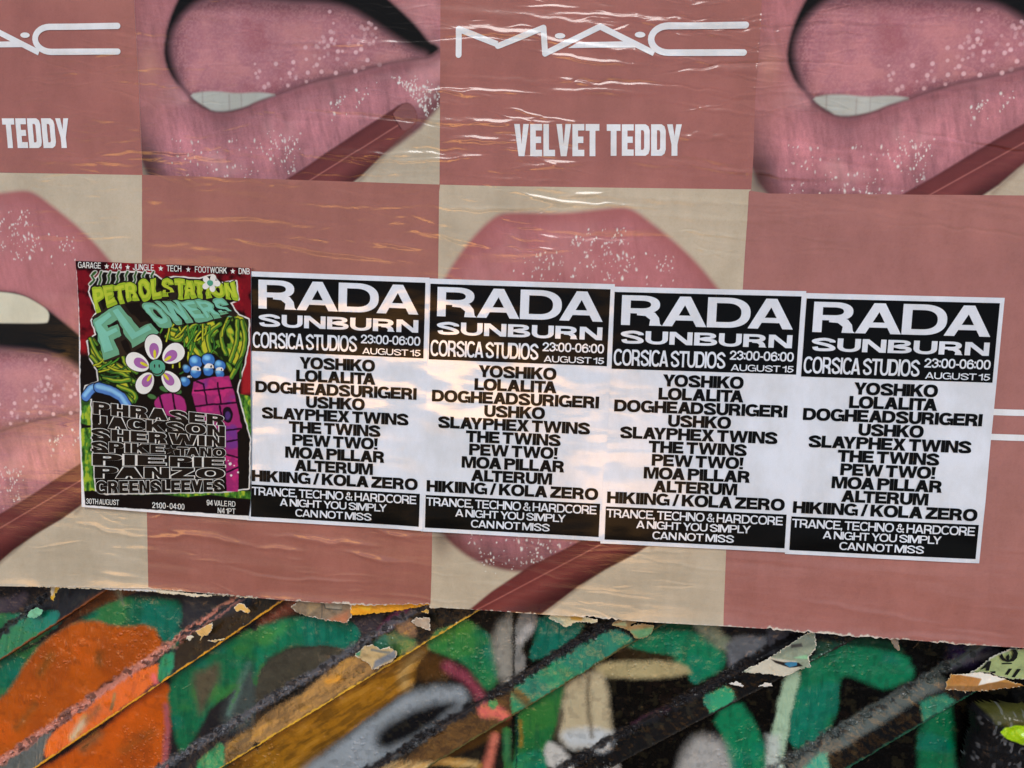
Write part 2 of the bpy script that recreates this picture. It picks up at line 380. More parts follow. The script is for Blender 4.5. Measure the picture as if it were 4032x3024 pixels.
    if ch == 'G':
        w = 1.08; return [(pen(sup(w/2, .5, w/2-W/2, .518-H/2, 38, 318, 34), W, H), []), ([(.56*w, .56), (w, .56), (w, 0), (w-W*.62, 0), (w-W*.72, .30), (w-W*.95, .56-H*.95), (.56*w, .56-H*.95)], [])]
    if ch == 'U': w = .96; return [(pen([(W/2, 1), (W/2, .8), (W/2, .6), (W/2, .44)]+sup(w/2, .42, w/2-W/2, .435-H/2, 184, 356, 22)+[(w-W/2, .44), (w-W/2, .6), (w-W/2, .8), (w-W/2, 1)], W, H), [])]
    if ch == 'J': w = .80; return [(pen([(w-W/2, 1), (w-W/2, .8), (w-W/2, .6), (w-W/2, .42)]+sup(w/2, .38, w/2-W/2, .395-H/2, -4, -172, 18), W, H), [])]
    if ch == 'D': w = 1.02; return [([(0, 0), (0, 1)]+sup(.44*w, .5, .56*w, .5, 90, -90, 24), [[(W, H), (W, 1-H)]+sup(.44*w, .5, .56*w-W, .5-H, 90, -90, 24)])]
    if ch in 'PR':
        w = .94; b = .40; cy = (1+b)/2; ry = (1-b)/2
        P = ([(0, 0), (0, 1)]+sup(.52*w, cy, .46*w, ry, 90, -90, 18)+[(W, b), (W, 0)], [[(W, b+H*.92), (W, 1-H*.92)]+sup(.50*w, cy, .48*w-W, ry-H*.92, 90, -90, 16)])
        if ch == 'P': return [P]
        return [P, ([(.40*w, b+.06), (.66*w, b+.10), (.86*w, b+.04), (w-.03, .27), (w+.0, .06), (w+.05, 0), (w-.04-W*1.02, 0), (w-.02-W*1.02, .20), (.62*w, b-.08), (.40*w, b-.08+.02)], [])]
    if ch == 'B':
        w = .98
        return [([(0, 0), (0, 1)]+sup(.52*w, .762, .42*w, .238, 90, -70, 14)+[(.80*w, .525)]+sup(.52*w, .275, .48*w, .275, 62, -90, 16),
                [[(W, .5+H*.40), (W, 1-H*.9)]+sup(.50*w, .75, .44*w-W, .25-H*.86, 90, -90, 12), [(W, H*.9), (W, .5-H*.32)]+sup(.50*w, .265, .50*w-W, .255-H*.85, 90, -90, 12)])]
    if ch == 'S':
        w = .98; return [(pen(crom([(w-W*.60, .675), (w-W*.68, .79), (w*.52, 1.012-H/2), (W*.56, .80), (W*.62, .66), (w*.44, .545), (w*.70, .435), (w-W*.55, .275), (w*.82, .14), (w*.49, H/2-.012), (w*.2, .13), (W*.52, .315)]), W, H), [])]
    if ch == '1': return [([(.52-W, 0), (.52-W, .66), (0, .66), (0, .80), (.16, .82), (.30, .88), (.36, 1), (.52, 1), (.52, 0)], [])]
    if ch == '2': w = .82; return [(pen(crom([(W*.52, .64), (W*.6, .80), (w/2, 1.012-H/2), (w-W/2, .74), (w*.72, .50), (w*.40, .28), (W*.5, H*.55)]), W, H), []), (R(0, 0, w, H), [])]
    if ch == '3': w = .84; return [(pen(crom([(W*.5, .70), (w*.22, .88), (w/2, 1.012-H/2), (w-W*.62, .76), (w*.72, .58), (w*.46, .53)]), W, H), []), (pen(crom([(w*.42, .53), (w*.74, .48), (w-W/2, .28), (w*.5, H/2-.012), (w*.18, .14), (W*.48, .30)]), W, H), [])]
    if ch == '4': w = .88; return [([(w-.16-W, 0), (w-.16-W, .22), (0, .22), (0, .40), (w-.2-W, 1), (w-.16, 1), (w-.16, .22+H), (w, .22+H), (w, .22), (w-.16, .22), (w-.16, 0)], [[(.2, .22+H), (w-.16-W, .74), (w-.16-W, .22+H)]])]
    if ch == '5': w = .84; return [([(.10, .46), (.16, 1), (w-.06, 1), (w-.06, 1-H), (.30, 1-H), (.27, .60), (.24, .46)], []), (pen(crom([(.16, .52), (w*.5, .66-H/2), (w-W/2, .34), (w*.5, H/2-.012), (w*.2, .13), (W*.5, .30)]), W, H), [])]
    if ch in '69':
        w = .84; Q = [(pen(crom([(w-W*.6, .74), (w*.55, 1.012-H/2), (W*.62, .74), (W*.5, .40), (W*.55, .25)]), W, H), []), (sup(w/2, .325, w/2, .34, 0, 360, 30)[:-1], [sup(w/2, .325, w/2-W, .34-H, 0, 360, 30)[:-1]])]
        if ch == '9': Q = [([(w-x, 1-y) for x, y in o], [[(w-x, 1-y) for x, y in h] for h in hs]) for o, hs in Q]
        return Q
    if ch == '!': return [([(0, 1), (W*1.1, 1), (W*.9, .30), (W*.2, .30)], []), (R(.05*W, 0, W*1.05, .19), [])]
    if ch == ':': return [(R(0, .10, W, .10+W*.95), []), (R(0, .60, W, .60+W*.95), [])]
    if ch == '-': return [(R(0, .40-H/2, .40, .40+H/2), [])]
    if ch == '/': return [([(0, -.02), (.30, 1.02), (.30+W*.8, 1.02), (W*.8, -.02)], [])]
    if ch == ',': return [([(0, 0), (0, .20), (W, .20), (W, .02), (W*.55, -.17), (.02, -.17), (W*.45, 0)], [])]
    if ch == '&': w = 1.0; return [(pen(crom([(w-.06, .0), (.36, .62), (.28, .80), (.44, 1-H*.45), (.60, .82), (.50, .64), (.20, .42), (W*.5, .26), (.38, H/2-.01), (.68, .14), (w-.10, .50)]), W*.8, H*.9), [])]
    if ch == '*':
        P = [(.5+(.56 if k % 2 == 0 else .23)*math.cos(math.pi/2+k*math.pi/5), .46+(.56 if k % 2 == 0 else .23)*math.sin(math.pi/2+k*math.pi/5)) for k in range(10)]
        return [(P, [])]
    raise KeyError(ch)
_G = {}
def densify(lp, st=.09):
    out = []
    for k in range(len(lp)):
        a, b = np.array(lp[k]), np.array(lp[(k+1) % len(lp)]); n = max(1, int(np.hypot(*(b-a))/st)); out += [tuple(a+(b-a)*t/n) for t in range(n)]
    return out
def glyph(ch, W, H):
    key = (ch, W, H)
    if key in _G: return _G[key]
    V = []; F = []
    for layer, (outer, holes) in enumerate(shapes(ch, W, H)):
        n = len(V); loops = [outer]+holes
        if W > .33: loops = [densify(lp) for lp in loops]
        tri = tessellate_polygon([[Vector((p[0], p[1], 0)) for p in lp] for lp in loops])
        for lp in loops: V += [(p[0], p[1], layer) for p in lp]
        F += [tuple(n+i for i in t) for t in tri]
    _G[key] = (np.array(V), F); return _G[key]
KERN = {'RA': -.05, 'AD': -.04, 'DA': -.10, 'LA': .0, 'AL': -.0, 'AY': -.22, 'YO': -.10, 'AT': -.2, 'TA': -.2, 'LT': -.2, 'TW': .02, 'PA': -.16, 'RT': -.03, 'LY': -.22, 'PL': 0, 'FL': 0, 'WI': 0, 'AU': -.03, 'KO': -.05, 'TO': -.05, 'OA': -.08, 'LO': -.08,
        'CA': -.06, 'AN': 0, 'AG': -.05, 'YS': 0, 'EY': 0, 'LP': 0, 'OW': -.05, 'WO': -.05, 'TY': 0, 'RS': 0, 'TE': -.0, 'ST': -.04, 'AM': 0, 'AC': -.06, 'VA': -.2, 'AV': -.2, 'EV': 0, 'EX': -.02, 'IC': 0}
def layout(text, W, H, gap=.05, space=.2):
    out = []; x = 0; prev = ''
    for ch in text:
        if ch == ' ': x += space; prev = ''; continue
        V, F = glyph(ch, W, H); lo, hi = V[:, 0].min(), V[:, 0].max()
        x += KERN.get(prev+ch, 0) if prev else 0
        V = V.copy(); V[:, 0] += x-lo
        out.append((V, F)); x += hi-lo+gap; prev = ch
    return out, x-gap
def text_mesh(name, text, warp, d, mat, W=.24, H=.19, gap=.05, space=.2, relief=None, grow=0., lift=.00003):
    """text fitted to warp(u, v): u 0..1 along the line, v 0..1 from baseline to cap height; grow thickens it for an outline"""
    L, w = layout(text, W, H, gap, space); Lg, wg = layout(text, W+grow, H+grow, gap-grow*.0, space) if grow else (L, w)
    V = []; F = []
    for k, (gv, gf) in enumerate(Lg):
        n = len(V); c0 = (L[k][0][:, 0].min()+L[k][0][:, 0].max())/2; cg = (gv[:, 0].min()+gv[:, 0].max())/2
        hw = (gv[:, 0].max()-gv[:, 0].min())/2; sx = (hw+grow*.5)/hw if grow else 1
        for q in gv: V.append((((q[0]-cg)*sx+c0)/w, (q[1]-.5)*(1+grow)+.5, (k % 2)*3+q[2]))
        F += [tuple(n+i for i in f) for f in gf]
    V = np.array(V); P = warp(V[:, 0], V[:, 1])
    h = relief(P[:, 0], P[:, 1]) if relief else 0
    X = np.stack([P[:, 0], -(d+h+lift*V[:, 2]), P[:, 1]], -1); FF = []
    for f in F:
        a, b, c = (X[f[0]], X[f[1]], X[f[2]])
        ny = (b[2]-a[2])*(c[0]-a[0])-(b[0]-a[0])*(c[2]-a[2])
        FF.append(f if ny < 0 else f[::-1])
    return mesh_from(name, X, FF, mat, smooth=False)
def slice_mesh(o, cut, d, relief, origin=(0, 0), layer=None):
    """cut a flat shape into small cells so that it can follow the paper's wrinkles"""
    bm = bmesh.new(); bm.from_mesh(o.data)
    xs = [v.co.x for v in bm.verts]; zs = [v.co.z for v in bm.verts]
    base = {}
    for ax, lo, hi, st in ((0, min(xs), max(xs), cut[0]), (2, min(zs), max(zs), cut[1])):
        p = lo+st
        while p < hi:
            co = Vector((p if ax == 0 else 0, 0, p if ax == 2 else 0)); no = Vector((1, 0, 0) if ax == 0 else (0, 0, 1))
            bmesh.ops.bisect_plane(bm, geom=bm.verts[:]+bm.edges[:]+bm.faces[:], plane_co=co, plane_no=no)
            p += st
    co = np.array([v.co[:] for v in bm.verts])
    h = relief(co[:, 0]+origin[0], co[:, 2]+origin[1])
    for v, hh in zip(bm.verts, h): v.co.y = -(d+hh)
    for f in bm.faces: f.smooth = True
    bm.to_mesh(o.data); bm.free()
def quad_warp(TL, TR, BR, BL):
    TL, TR, BR, BL = (np.asarray(q, float).ravel() for q in (TL, TR, BR, BL))
    return lambda u, v: ((1-u)*v)[:, None]*TL+(u*v)[:, None]*TR+(u*(1-v))[:, None]*BR+((1-u)*(1-v))[:, None]*BL
def flat(name, P, d, mat, parent=None, y_of=None):
    """a flat filled outline (x, z)"""
    bm = bmesh.new(); vs_ = [bm.verts.new((p[0], -d, p[1])) for p in P]
    f = bm.faces.new(vs_); f.normal_update()
    if f.normal.y > 0: f.normal_flip()
    bmesh.ops.triangulate(bm, faces=[f])
    me = bpy.data.meshes.new(name); bm.to_mesh(me); bm.free(); me.materials.append(mat)
    return bpy.data.objects.new(name, me)

# ------------------------------------------------------------------ the ground
gm = bpy.data.meshes.new('pavement')
gm.from_pydata([(-60, -60, 0), (60, -60, 0), (60, 60, 0), (-60, 60, 0)], [], [(0, 1, 2, 3)]); gm.materials.append(M_GROUND)
go = bpy.data.objects.new('pavement', gm); COL.objects.link(go); tag(go, kind='structure')

# ------------------------------------------------------------------ the spray-painted wall with its slanted battens
DW = -.050                            # depth of the wall face behind the posters
def CW(i, j, pts): return C(i, j, pts, DW+.006)
def fit(*segs):
    P = np.vstack([CW(i, j, p) for i, j, p in segs]); return np.polyfit(P[:, 0], P[:, 1], 1)
UP = [fit((0, 3, [(0, 490), (240, 330), (430, 150)])),
      fit((0, 3, [(0, 1640), (400, 1330), (850, 1010), (1340, 680), (1900, 330), (2212, 100)])),
      fit((0, 3, [(1540, 1590), (1900, 1370)]), (1, 3, [(0, 1150), (300, 960), (750, 660), (1100, 480), (1480, 270)])),
      fit((1, 3, [(1100, 1600), (1530, 1350), (1900, 1150)]), (2, 3, [(0, 950), (450, 660), (880, 390)])),
      fit((2, 3, [(500, 1640), (850, 1440), (1400, 1130), (1780, 880)]), (3, 3, [(0, 700), (340, 490)])),
      fit((3, 3, [(200, 1600), (500, 1430), (750, 1230), (1230, 960), (1500, 860)]))]
LO = [fit((0, 3, [(0, 720), (410, 490), (900, 130)])),
      fit((0, 3, [(560, 1500), (890, 1250), (1390, 910), (1980, 530)]), (1, 3, [(0, 380), (240, 200)])),
      fit((0, 3, [(1930, 1640)]), (1, 3, [(0, 1460), (460, 1170), (890, 910), (1480, 530), (1950, 290)])),
      fit((1, 3, [(1620, 1550)]), (2, 3, [(80, 1125), (540, 850), (1230, 440)])),
      fit((2, 3, [(780, 1640), (1300, 1400), (1700, 1190), (1920, 1060), (2212, 880)])),
      fit((3, 3, [(700, 1600), (1320, 1240), (1600, 1060)]))]
def off_line(l, x, z): return (z-(l[0]*x+l[1]))/math.hypot(1, l[0])     # >0 above the line
def wall_relief(x, z):
    wob = .0016*fbm(x*45, z*45, 3, 31)
    h = np.zeros(x.shape); band = np.zeros(x.shape, int)-1
    for k in range(6):
        u = off_line(UP[k], x, z)+wob; l = off_line(LO[k], x, z)+wob*.6+.0010*fbm(x*130, z*130, 2, 33)
        f = np.clip(-u/(l-u+1e-9), 0, 1)
        on = (u <= 0) & (l >= 0)
        h = np.where(on, .023*f**.9, h); band[on] = k
        ru = np.exp(-((u-.002)/.011)**2); rl = np.exp(-(l/.004)**2)
        fl = fbm(x*95, z*95, 3, 41+k)
        h += ru*(.0030*np.abs(fl)+.0042*np.clip(fl-.08, 0, 1)*4)*sm(-.35, .25, fbm(x*9, z*9, 2, 60+k))
        h += rl*on*.0016*(.4+np.abs(fbm(x*140, z*140, 2, 47)))
    # thick old paint: dents, drips, blisters and a few scratches
    h += .0019*fbm(x*20, z*20, 3, 70)
    bl = fbm(x*130, z*130, 2, 75); patch = sm(.05, .35, fbm(x*7+3, z*9, 2, 77))
    h += .0016*np.clip(bl-.34, 0, 1)*patch*3
    dr = fbm(x*170, z*26, 2, 78); h += .0013*np.clip(dr-.26, 0, 1)*sm(.0, .3, fbm(x*6, z*6+5, 2, 79))*2.5
    for (ax, az, bx, bz) in SCR:
        i = np.where((np.abs(x-(ax+bx)/2) < .06) & (np.abs(z-(az+bz)/2) < .06))[0]
        if len(i): h[i] += .0012*np.exp(-(sdf_line([(ax, az), (bx, bz)], x[i], z[i])/.0012)**2)
    return h, band
SCR = []
_r = random.Random(5)
for _ in range(60):
    ax, az = _r.uniform(-1.4, .9), _r.uniform(-.95, -.5); t = _r.gauss(1.2, .5); L = _r.uniform(.006, .035)
    SCR.append((ax, az, ax+L*math.cos(t), az+L*math.sin(t)))

BLK, DK, GRN, ORA = (16, 15, 14), (46, 46, 48), (0, 116, 84), (200, 78, 4)
PAINT = [  # (kind, crop column, points, colour, softness, [radius]); batten greens and orange carry their lit tone in the colour
 # --- left quarter
 ('p', 0, [(-300, 60), (2300, 60), (2300, 1800), (-300, 1800)], (34, 33, 36), 30),
 ('p', 0, [(-300, 340), (0, 330), (250, 340), (500, 290), (560, 330), (430, 490), (0, 730), (-300, 900)], (6, 116, 90), 14),
 ('p', 0, [(0, 200), (120, 180), (230, 130), (200, 260), (90, 330), (-200, 330), (-200, 200)], (66, 60, 70), 20),
 ('p', 0, [(-100, 760), (140, 690), (420, 560), (620, 420), (700, 420), (300, 760), (160, 900), (100, 1040), (-100, 1160)], (6, 104, 78), 28),
 ('p', 0, [(640, 430), (780, 330), (930, 200), (1500, 200), (1580, 300), (1600, 560), (1420, 640), (1330, 440), (1000, 460), (780, 440)], (4, 104, 76), 26),
 ('p', 0, [(900, 110), (1200, 110), (1100, 170), (800, 300), (560, 420), (480, 450), (700, 270)], (92, 52, 22), 22),
 ('l', 0, [(1010, 150), (1060, 260)], (112, 120, 96), 40, 26),
 ('p', 0, [(470, 500), (640, 400), (820, 400), (1000, 450), (1310, 420), (1400, 610), (1330, 720), (1000, 870), (840, 980), (780, 1090), (400, 1310), (0, 1590), (-300, 1800), (-300, 1240), (20, 1060), (120, 900), (300, 640)], (176, 82, 5), 20),
 ('l', 0, [(430, 700), (330, 860)], (120, 74, 18), 60, 50),
 ('l', 0, [(850, 690), (850, 760)], (120, 72, 22), 50, 46),
 ('l', 0, [(300, 1110), (130, 1330)], (134, 76, 20), 50, 40),
 ('p', 0, [(-200, 1780), (430, 1320), (450, 1380), (380, 1540), (420, 1560), (250, 1700), (-100, 1900)], (88, 92, 88), 14),
 ('p', 0, [(1330, 760), (1370, 760), (1400, 900), (900, 1250), (480, 1530), (395, 1530), (420, 1380), (640, 1200), (830, 1060), (1130, 840)], (220, 100, 8), 12),  # batten face: brighter orange, the light on its tilt painted in
 ('l', 0, [(990, 1020), (990, 1130)], (150, 118, 70), 14, 22),
 ('l', 0, [(740, 1230), (660, 1360)], (188, 184, 150), 40, 40),
 ('l', 0, [(860, 1130), (760, 1230)], (150, 90, 40), 40, 40),
 ('p', 0, [(500, 1590), (860, 1330), (1380, 930), (1440, 950), (1470, 1080), (1440, 1420), (1400, 1800), (200, 1800), (300, 1680)], (188, 84, 4), 18),
 ('l', 0, [(700, 1500), (840, 1380)], (132, 96, 58), 60, 50),
 ('l', 0, [(1060, 1520), (1290, 1360)], (150, 78, 20), 60, 60),
 ('l', 0, [(1430, 1130), (1440, 1400), (1400, 1680)], (160, 84, 92), 26, 36),
 ('l', 0, [(1340, 860), (1370, 890)], (226, 100, 96), 24, 36),
 ('p', 0, [(1380, 700), (1500, 640), (1520, 690), (1530, 790), (1390, 900), (1370, 800)], (24, 136, 92), 12),
 ('p', 0, [(1500, 620), (1620, 480), (2230, 100), (2230, 370), (1600, 760), (1530, 780)], (50, 38, 22), 16),
 ('p', 0, [(1620, 120), (2230, 180), (2212, 240), (1800, 380), (1500, 520), (1560, 300)], (48, 49, 55), 30),
 ('p', 0, [(1420, 900), (1640, 780), (1900, 600), (2230, 420), (2230, 760), (2000, 1000), (1820, 1130), (1740, 1290), (1560, 1590), (1500, 1420)], (10, 104, 66), 20),
 ('p', 0, [(1640, 880), (1760, 800), (1880, 740), (1900, 900), (1840, 1000), (1720, 1230), (1690, 1150)], (84, 78, 60), 40),
 ('p', 0, [(1900, 1230), (2000, 1000), (2230, 720), (2230, 1240), (1960, 1360)], (62, 74, 72), 50),
 ('l', 0, [(2150, 760), (1960, 1200)], (92, 128, 118), 40, 24),
 ('p', 0, [(1690, 1640), (1800, 1520), (1940, 1420), (1975, 1600), (1900, 1700), (1700, 1800)], (44, 146, 88), 14),
 ('p', 0, [(1950, 1440), (2230, 1270), (2230, 1480), (1970, 1640)], (110, 84, 44), 16),
 ('p', 0, [(1920, 1680), (2230, 1490), (2230, 1800), (1800, 1800)], (124, 82, 12), 10),
 # --- second quarter
 ('p', 1, [(0, 60), (2230, 200), (2230, 1800), (0, 1800)], (26, 23, 19), 4, .0),
 ('p', 1, [(-20, 160), (420, 200), (250, 260), (0, 400)], (40, 34, 24), 12),
 ('l', 1, [(60, 420), (230, 300), (330, 250)], (122, 66, 50), 50, 60),
 ('p', 1, [(-20, 460), (160, 400), (360, 360), (660, 400), (900, 430), (880, 560), (800, 640), (640, 600), (400, 600), (180, 660), (60, 780), (-20, 1020)], (2, 116, 82), 26),
 ('l', 1, [(40, 560), (190, 480)], (60, 146, 80), 60, 60),
 ('p', 1, [(20, 820), (150, 690), (450, 600), (760, 640), (700, 720), (300, 960), (0, 1150), (-20, 1000)], (66, 64, 54), 24),
 ('p', 1, [(820, 380), (1100, 330), (1060, 480), (900, 540)], (62, 56, 62), 26),
 ('p', 1, [(1040, 500), (1120, 380), (1260, 280), (1420, 260), (1260, 380), (1080, 500)], (112, 48, 84), 20),
 ('p', 1, [(1200, 400), (1370, 380), (1400, 500), (1300, 520), (1210, 470)], (120, 88, 60), 18),
 ('p', 1, [(990, 600), (1140, 470), (1370, 520), (1400, 600), (1230, 680), (1080, 630)], (74, 104, 56), 20),
 ('p', 1, [(-20, 1260), (400, 1010), (560, 880), (620, 820), (860, 680), (1230, 670), (890, 910), (460, 1170), (-20, 1460)], (146, 110, 56), 14),
 ('l', 1, [(620, 900), (720, 880)], (206, 140, 20), 30, 40),
 ('p', 1, [(-20, 1480), (480, 1180), (1000, 840), (1480, 560), (1520, 620), (1380, 760), (1370, 960), (1170, 1080), (820, 1340), (520, 1580), (300, 1800), (-20, 1800)], (150, 103, 16), 18),
 ('l', 1, [(1400, 660), (1260, 830), (1290, 960)], (190, 158, 96), 60, 60),
 ('l', 1, [(700, 1420), (380, 1640)], (78, 58, 22), 60, 46),
 ('p', 1, [(1380, 720), (1500, 660), (1700, 760), (1640, 900), (1400, 930)], (78, 52, 20), 40),
 ('p', 1, [(1440, 620), (1560, 480), (1760, 390), (1960, 470), (2070, 620), (2100, 900), (1990, 1010), (1900, 900), (1800, 760), (1620, 680)], (20, 114, 66), 26),
 ('l', 1, [(1620, 520), (1820, 460)], (76, 130, 50), 60, 60),
 ('l', 1, [(1660, 790), (1860, 920), (1950, 1080)], (130, 56, 74), 40, 70),
 ('p', 1, [(2030, 640), (2080, 420), (2230, 300), (2230, 960), (2110, 950)], (138, 138, 130), 40),
 ('p', 1, [(380, 1690), (700, 1480), (980, 1250), (1250, 1060), (1400, 1000), (1640, 950), (1790, 980), (1840, 1100), (1500, 1360), (1100, 1610), (700, 1800), (300, 1800)], (138, 150, 158), 40),
 ('p', 1, [(1060, 1330), (1300, 1170), (1700, 1070), (1760, 1130), (1480, 1350), (1200, 1500), (1010, 1500)], (16, 17, 20), 50),
 ('p', 1, [(1280, 1600), (1560, 1350), (1900, 1160), (2230, 980), (2230, 1240), (2100, 1400), (1500, 1660), (1200, 1690)], (74, 50, 18), 20),
 ('l', 1, [(1960, 1160), (2100, 1150), (2160, 1200)], (200, 92, 78), 30, 60),
 ('l', 1, [(1990, 1680), (2060, 1400)], (198, 112, 92), 34, 52),
 ('l', 1, [(2170, 1680), (2170, 1350)], (44, 110, 66), 24, 40),
 ('l', 1, [(1100, 1690), (1400, 1600), (1900, 1640)], (206, 176, 116), 34, 44),
 ('e', 1, [(2050, 1100)], (20, 136, 84), 14, 44),
 # --- third quarter
 ('p', 2, [(0, 300), (2230, 420), (2230, 1800), (0, 1800)], (9, 8, 7), 4),
 ('p', 2, [(20, 330), (240, 330), (180, 520), (60, 600), (140, 760), (30, 860), (0, 900)], (126, 128, 126), 16),
 ('l', 2, [(150, 440), (60, 560)], (172, 174, 174), 20, 40),
 ('p', 2, [(240, 330), (640, 400), (560, 520), (420, 620), (200, 760), (150, 700), (190, 560)], (0, 98, 74), 18),
 ('p', 2, [(-10, 980), (130, 880), (500, 640), (880, 440), (1060, 520), (1000, 580), (870, 650), (560, 850), (80, 1130), (-10, 1160)], (24, 130, 86), 10),
 ('l', 2, [(40, 1000), (120, 1060)], (84, 74, 32), 30, 60),
 ('p', 2, [(50, 1180), (300, 1010), (470, 930), (440, 1120), (360, 1400), (230, 1660), (150, 1800), (0, 1800), (40, 1400)], (22, 102, 50), 20),
 ('l', 2, [(70, 1260), (70, 1480)], (140, 110, 30), 20, 20),
 ('p', 2, [(0, 1600), (200, 1500), (330, 1560), (300, 1800), (0, 1800)], (0, 122, 92), 24),
 ('p', 2, [(1080, 530), (1230, 470), (1620, 470), (1820, 640), (1850, 760), (1800, 840), (1650, 910), (1570, 940), (1500, 830), (1380, 720), (980, 650)], (0, 118, 80), 20),
 ('p', 2, [(1200, 400), (1500, 400), (1600, 470), (1230, 490), (1060, 560), (900, 650), (900, 600)], (4, 66, 42), 16),
 ('p', 2, [(900, 620), (1050, 640), (1450, 700), (1380, 760), (1000, 745), (900, 730)], (42, 32, 16), 20),
 ('p', 2, [(1560, 410), (1750, 420), (1900, 560), (1880, 680), (1800, 640), (1640, 510)], (118, 130, 108), 30),
 ('p', 2, [(1850, 540), (2230, 510), (2230, 640), (1960, 760), (1870, 800)], (96, 102, 110), 24),
 ('p', 2, [(1800, 410), (2230, 440), (2230, 510), (1850, 520)], (26, 26, 30), 18),
 ('p', 2, [(720, 760), (1250, 745), (1500, 770), (1570, 880), (850, 900), (700, 830)], (166, 156, 114), 22),
 ('p', 2, [(470, 930), (600, 850), (720, 830), (800, 860), (835, 1100), (862, 1440), (760, 1510), (620, 1480), (500, 1500), (390, 1400), (440, 1150)], (180, 170, 138), 30),
 ('p', 2, [(470, 1330), (860, 1330), (870, 1450), (760, 1520), (620, 1480), (500, 1500), (410, 1400)], (186, 196, 200), 34),
 ('l', 2, [(660, 880), (655, 1100), (690, 1400)], (92, 84, 66), 30, 24),
 ('l', 2, [(440, 1180), (370, 1400)], (64, 56, 44), 30, 26),
 ('p', 2, [(300, 1440), (400, 1470), (520, 1600), (520, 1700), (360, 1720), (280, 1600)], (188, 190, 186), 22),
 ('l', 2, [(820, 1650), (900, 1650)], (150, 150, 146), 20, 40),
 ('p', 2, [(1640, 1050), (1740, 990), (1880, 940), (1930, 1050), (1720, 1190)], (18, 146, 98), 10),
 ('p', 2, [(1730, 1215), (1960, 1080), (2080, 1230), (2180, 1450), (2230, 1600), (2230, 1800), (1880, 1800), (1840, 1420)], (0, 122, 80), 22),
 ('p', 2, [(1440, 1680), (1500, 1500), (1610, 1380), (1780, 1400), (1880, 1530), (1910, 1800), (1430, 1800)], (160, 162, 160), 46),
 ('l', 2, [(1050, 1300), (1200, 1210), (1340, 1150)], (74, 44, 62), 22, 20),
 ('p', 2, [(880, 1640), (1300, 1420), (1700, 1200), (1640, 1060), (1300, 1260), (900, 1480)], (15, 13, 11), 20),
 ('l', 2, [(16, 330), (18, 700), (8, 1000)], (20, 18, 16), 5, 9),
 ('l', 2, [(46, 1150), (40, 1400), (40, 1680)], (6, 50, 44), 5, 10),
 # --- right quarter
 ('p', 3, [(0, 420), (2400, 560), (2400, 1800), (0, 1800)], (7, 7, 7), 4),
 ('p', 3, [(0, 470), (320, 480), (60, 660), (0, 690)], (66, 70, 80), 16),
 ('p', 3, [(350, 690), (560, 590), (960, 630), (1200, 690), (1290, 840), (1230, 930), (1040, 990), (900, 960), (700, 860), (610, 900), (600, 1250), (420, 1440), (180, 1520), (230, 1100), (300, 820)], (0, 114, 76), 22),
 ('p', 3, [(400, 560), (560, 540), (1100, 560), (1200, 690), (960, 630), (560, 600), (400, 660)], (6, 56, 38), 16),
 ('p', 3, [(160, 850), (320, 830), (230, 1100), (160, 1480), (120, 1800), (-10, 1800), (30, 1380), (100, 1100)], (156, 188, 160), 14),
 ('p', 3, [(0, 1380), (100, 1390), (130, 1800), (0, 1800)], (178, 192, 186), 30),
 ('p', 3, [(150, 1660), (300, 1560), (750, 1220), (1230, 960), (1500, 850), (1560, 940), (1300, 1060), (1210, 1120), (720, 1430), (500, 1540), (270, 1690)], (78, 88, 84), 18),
 ('p', 3, [(250, 1690), (510, 1480), (520, 1660), (470, 1800), (220, 1800)], (36, 150, 124), 16),
 ('p', 3, [(1310, 1080), (1510, 1000), (1590, 1060), (1320, 1240)], (16, 124, 92), 14),
 ('p', 3, [(1310, 1260), (1600, 1080), (1600, 1300), (1640, 1800), (1300, 1800)], (0, 104, 66), 26),
 ('p', 3, [(1600, 620), (1900, 620), (1750, 760), (1600, 760)], (36, 22, 60), 60),
 ('l', 3, [(1580, 800), (1980, 640)], (70, 66, 72), 26, 24),
]
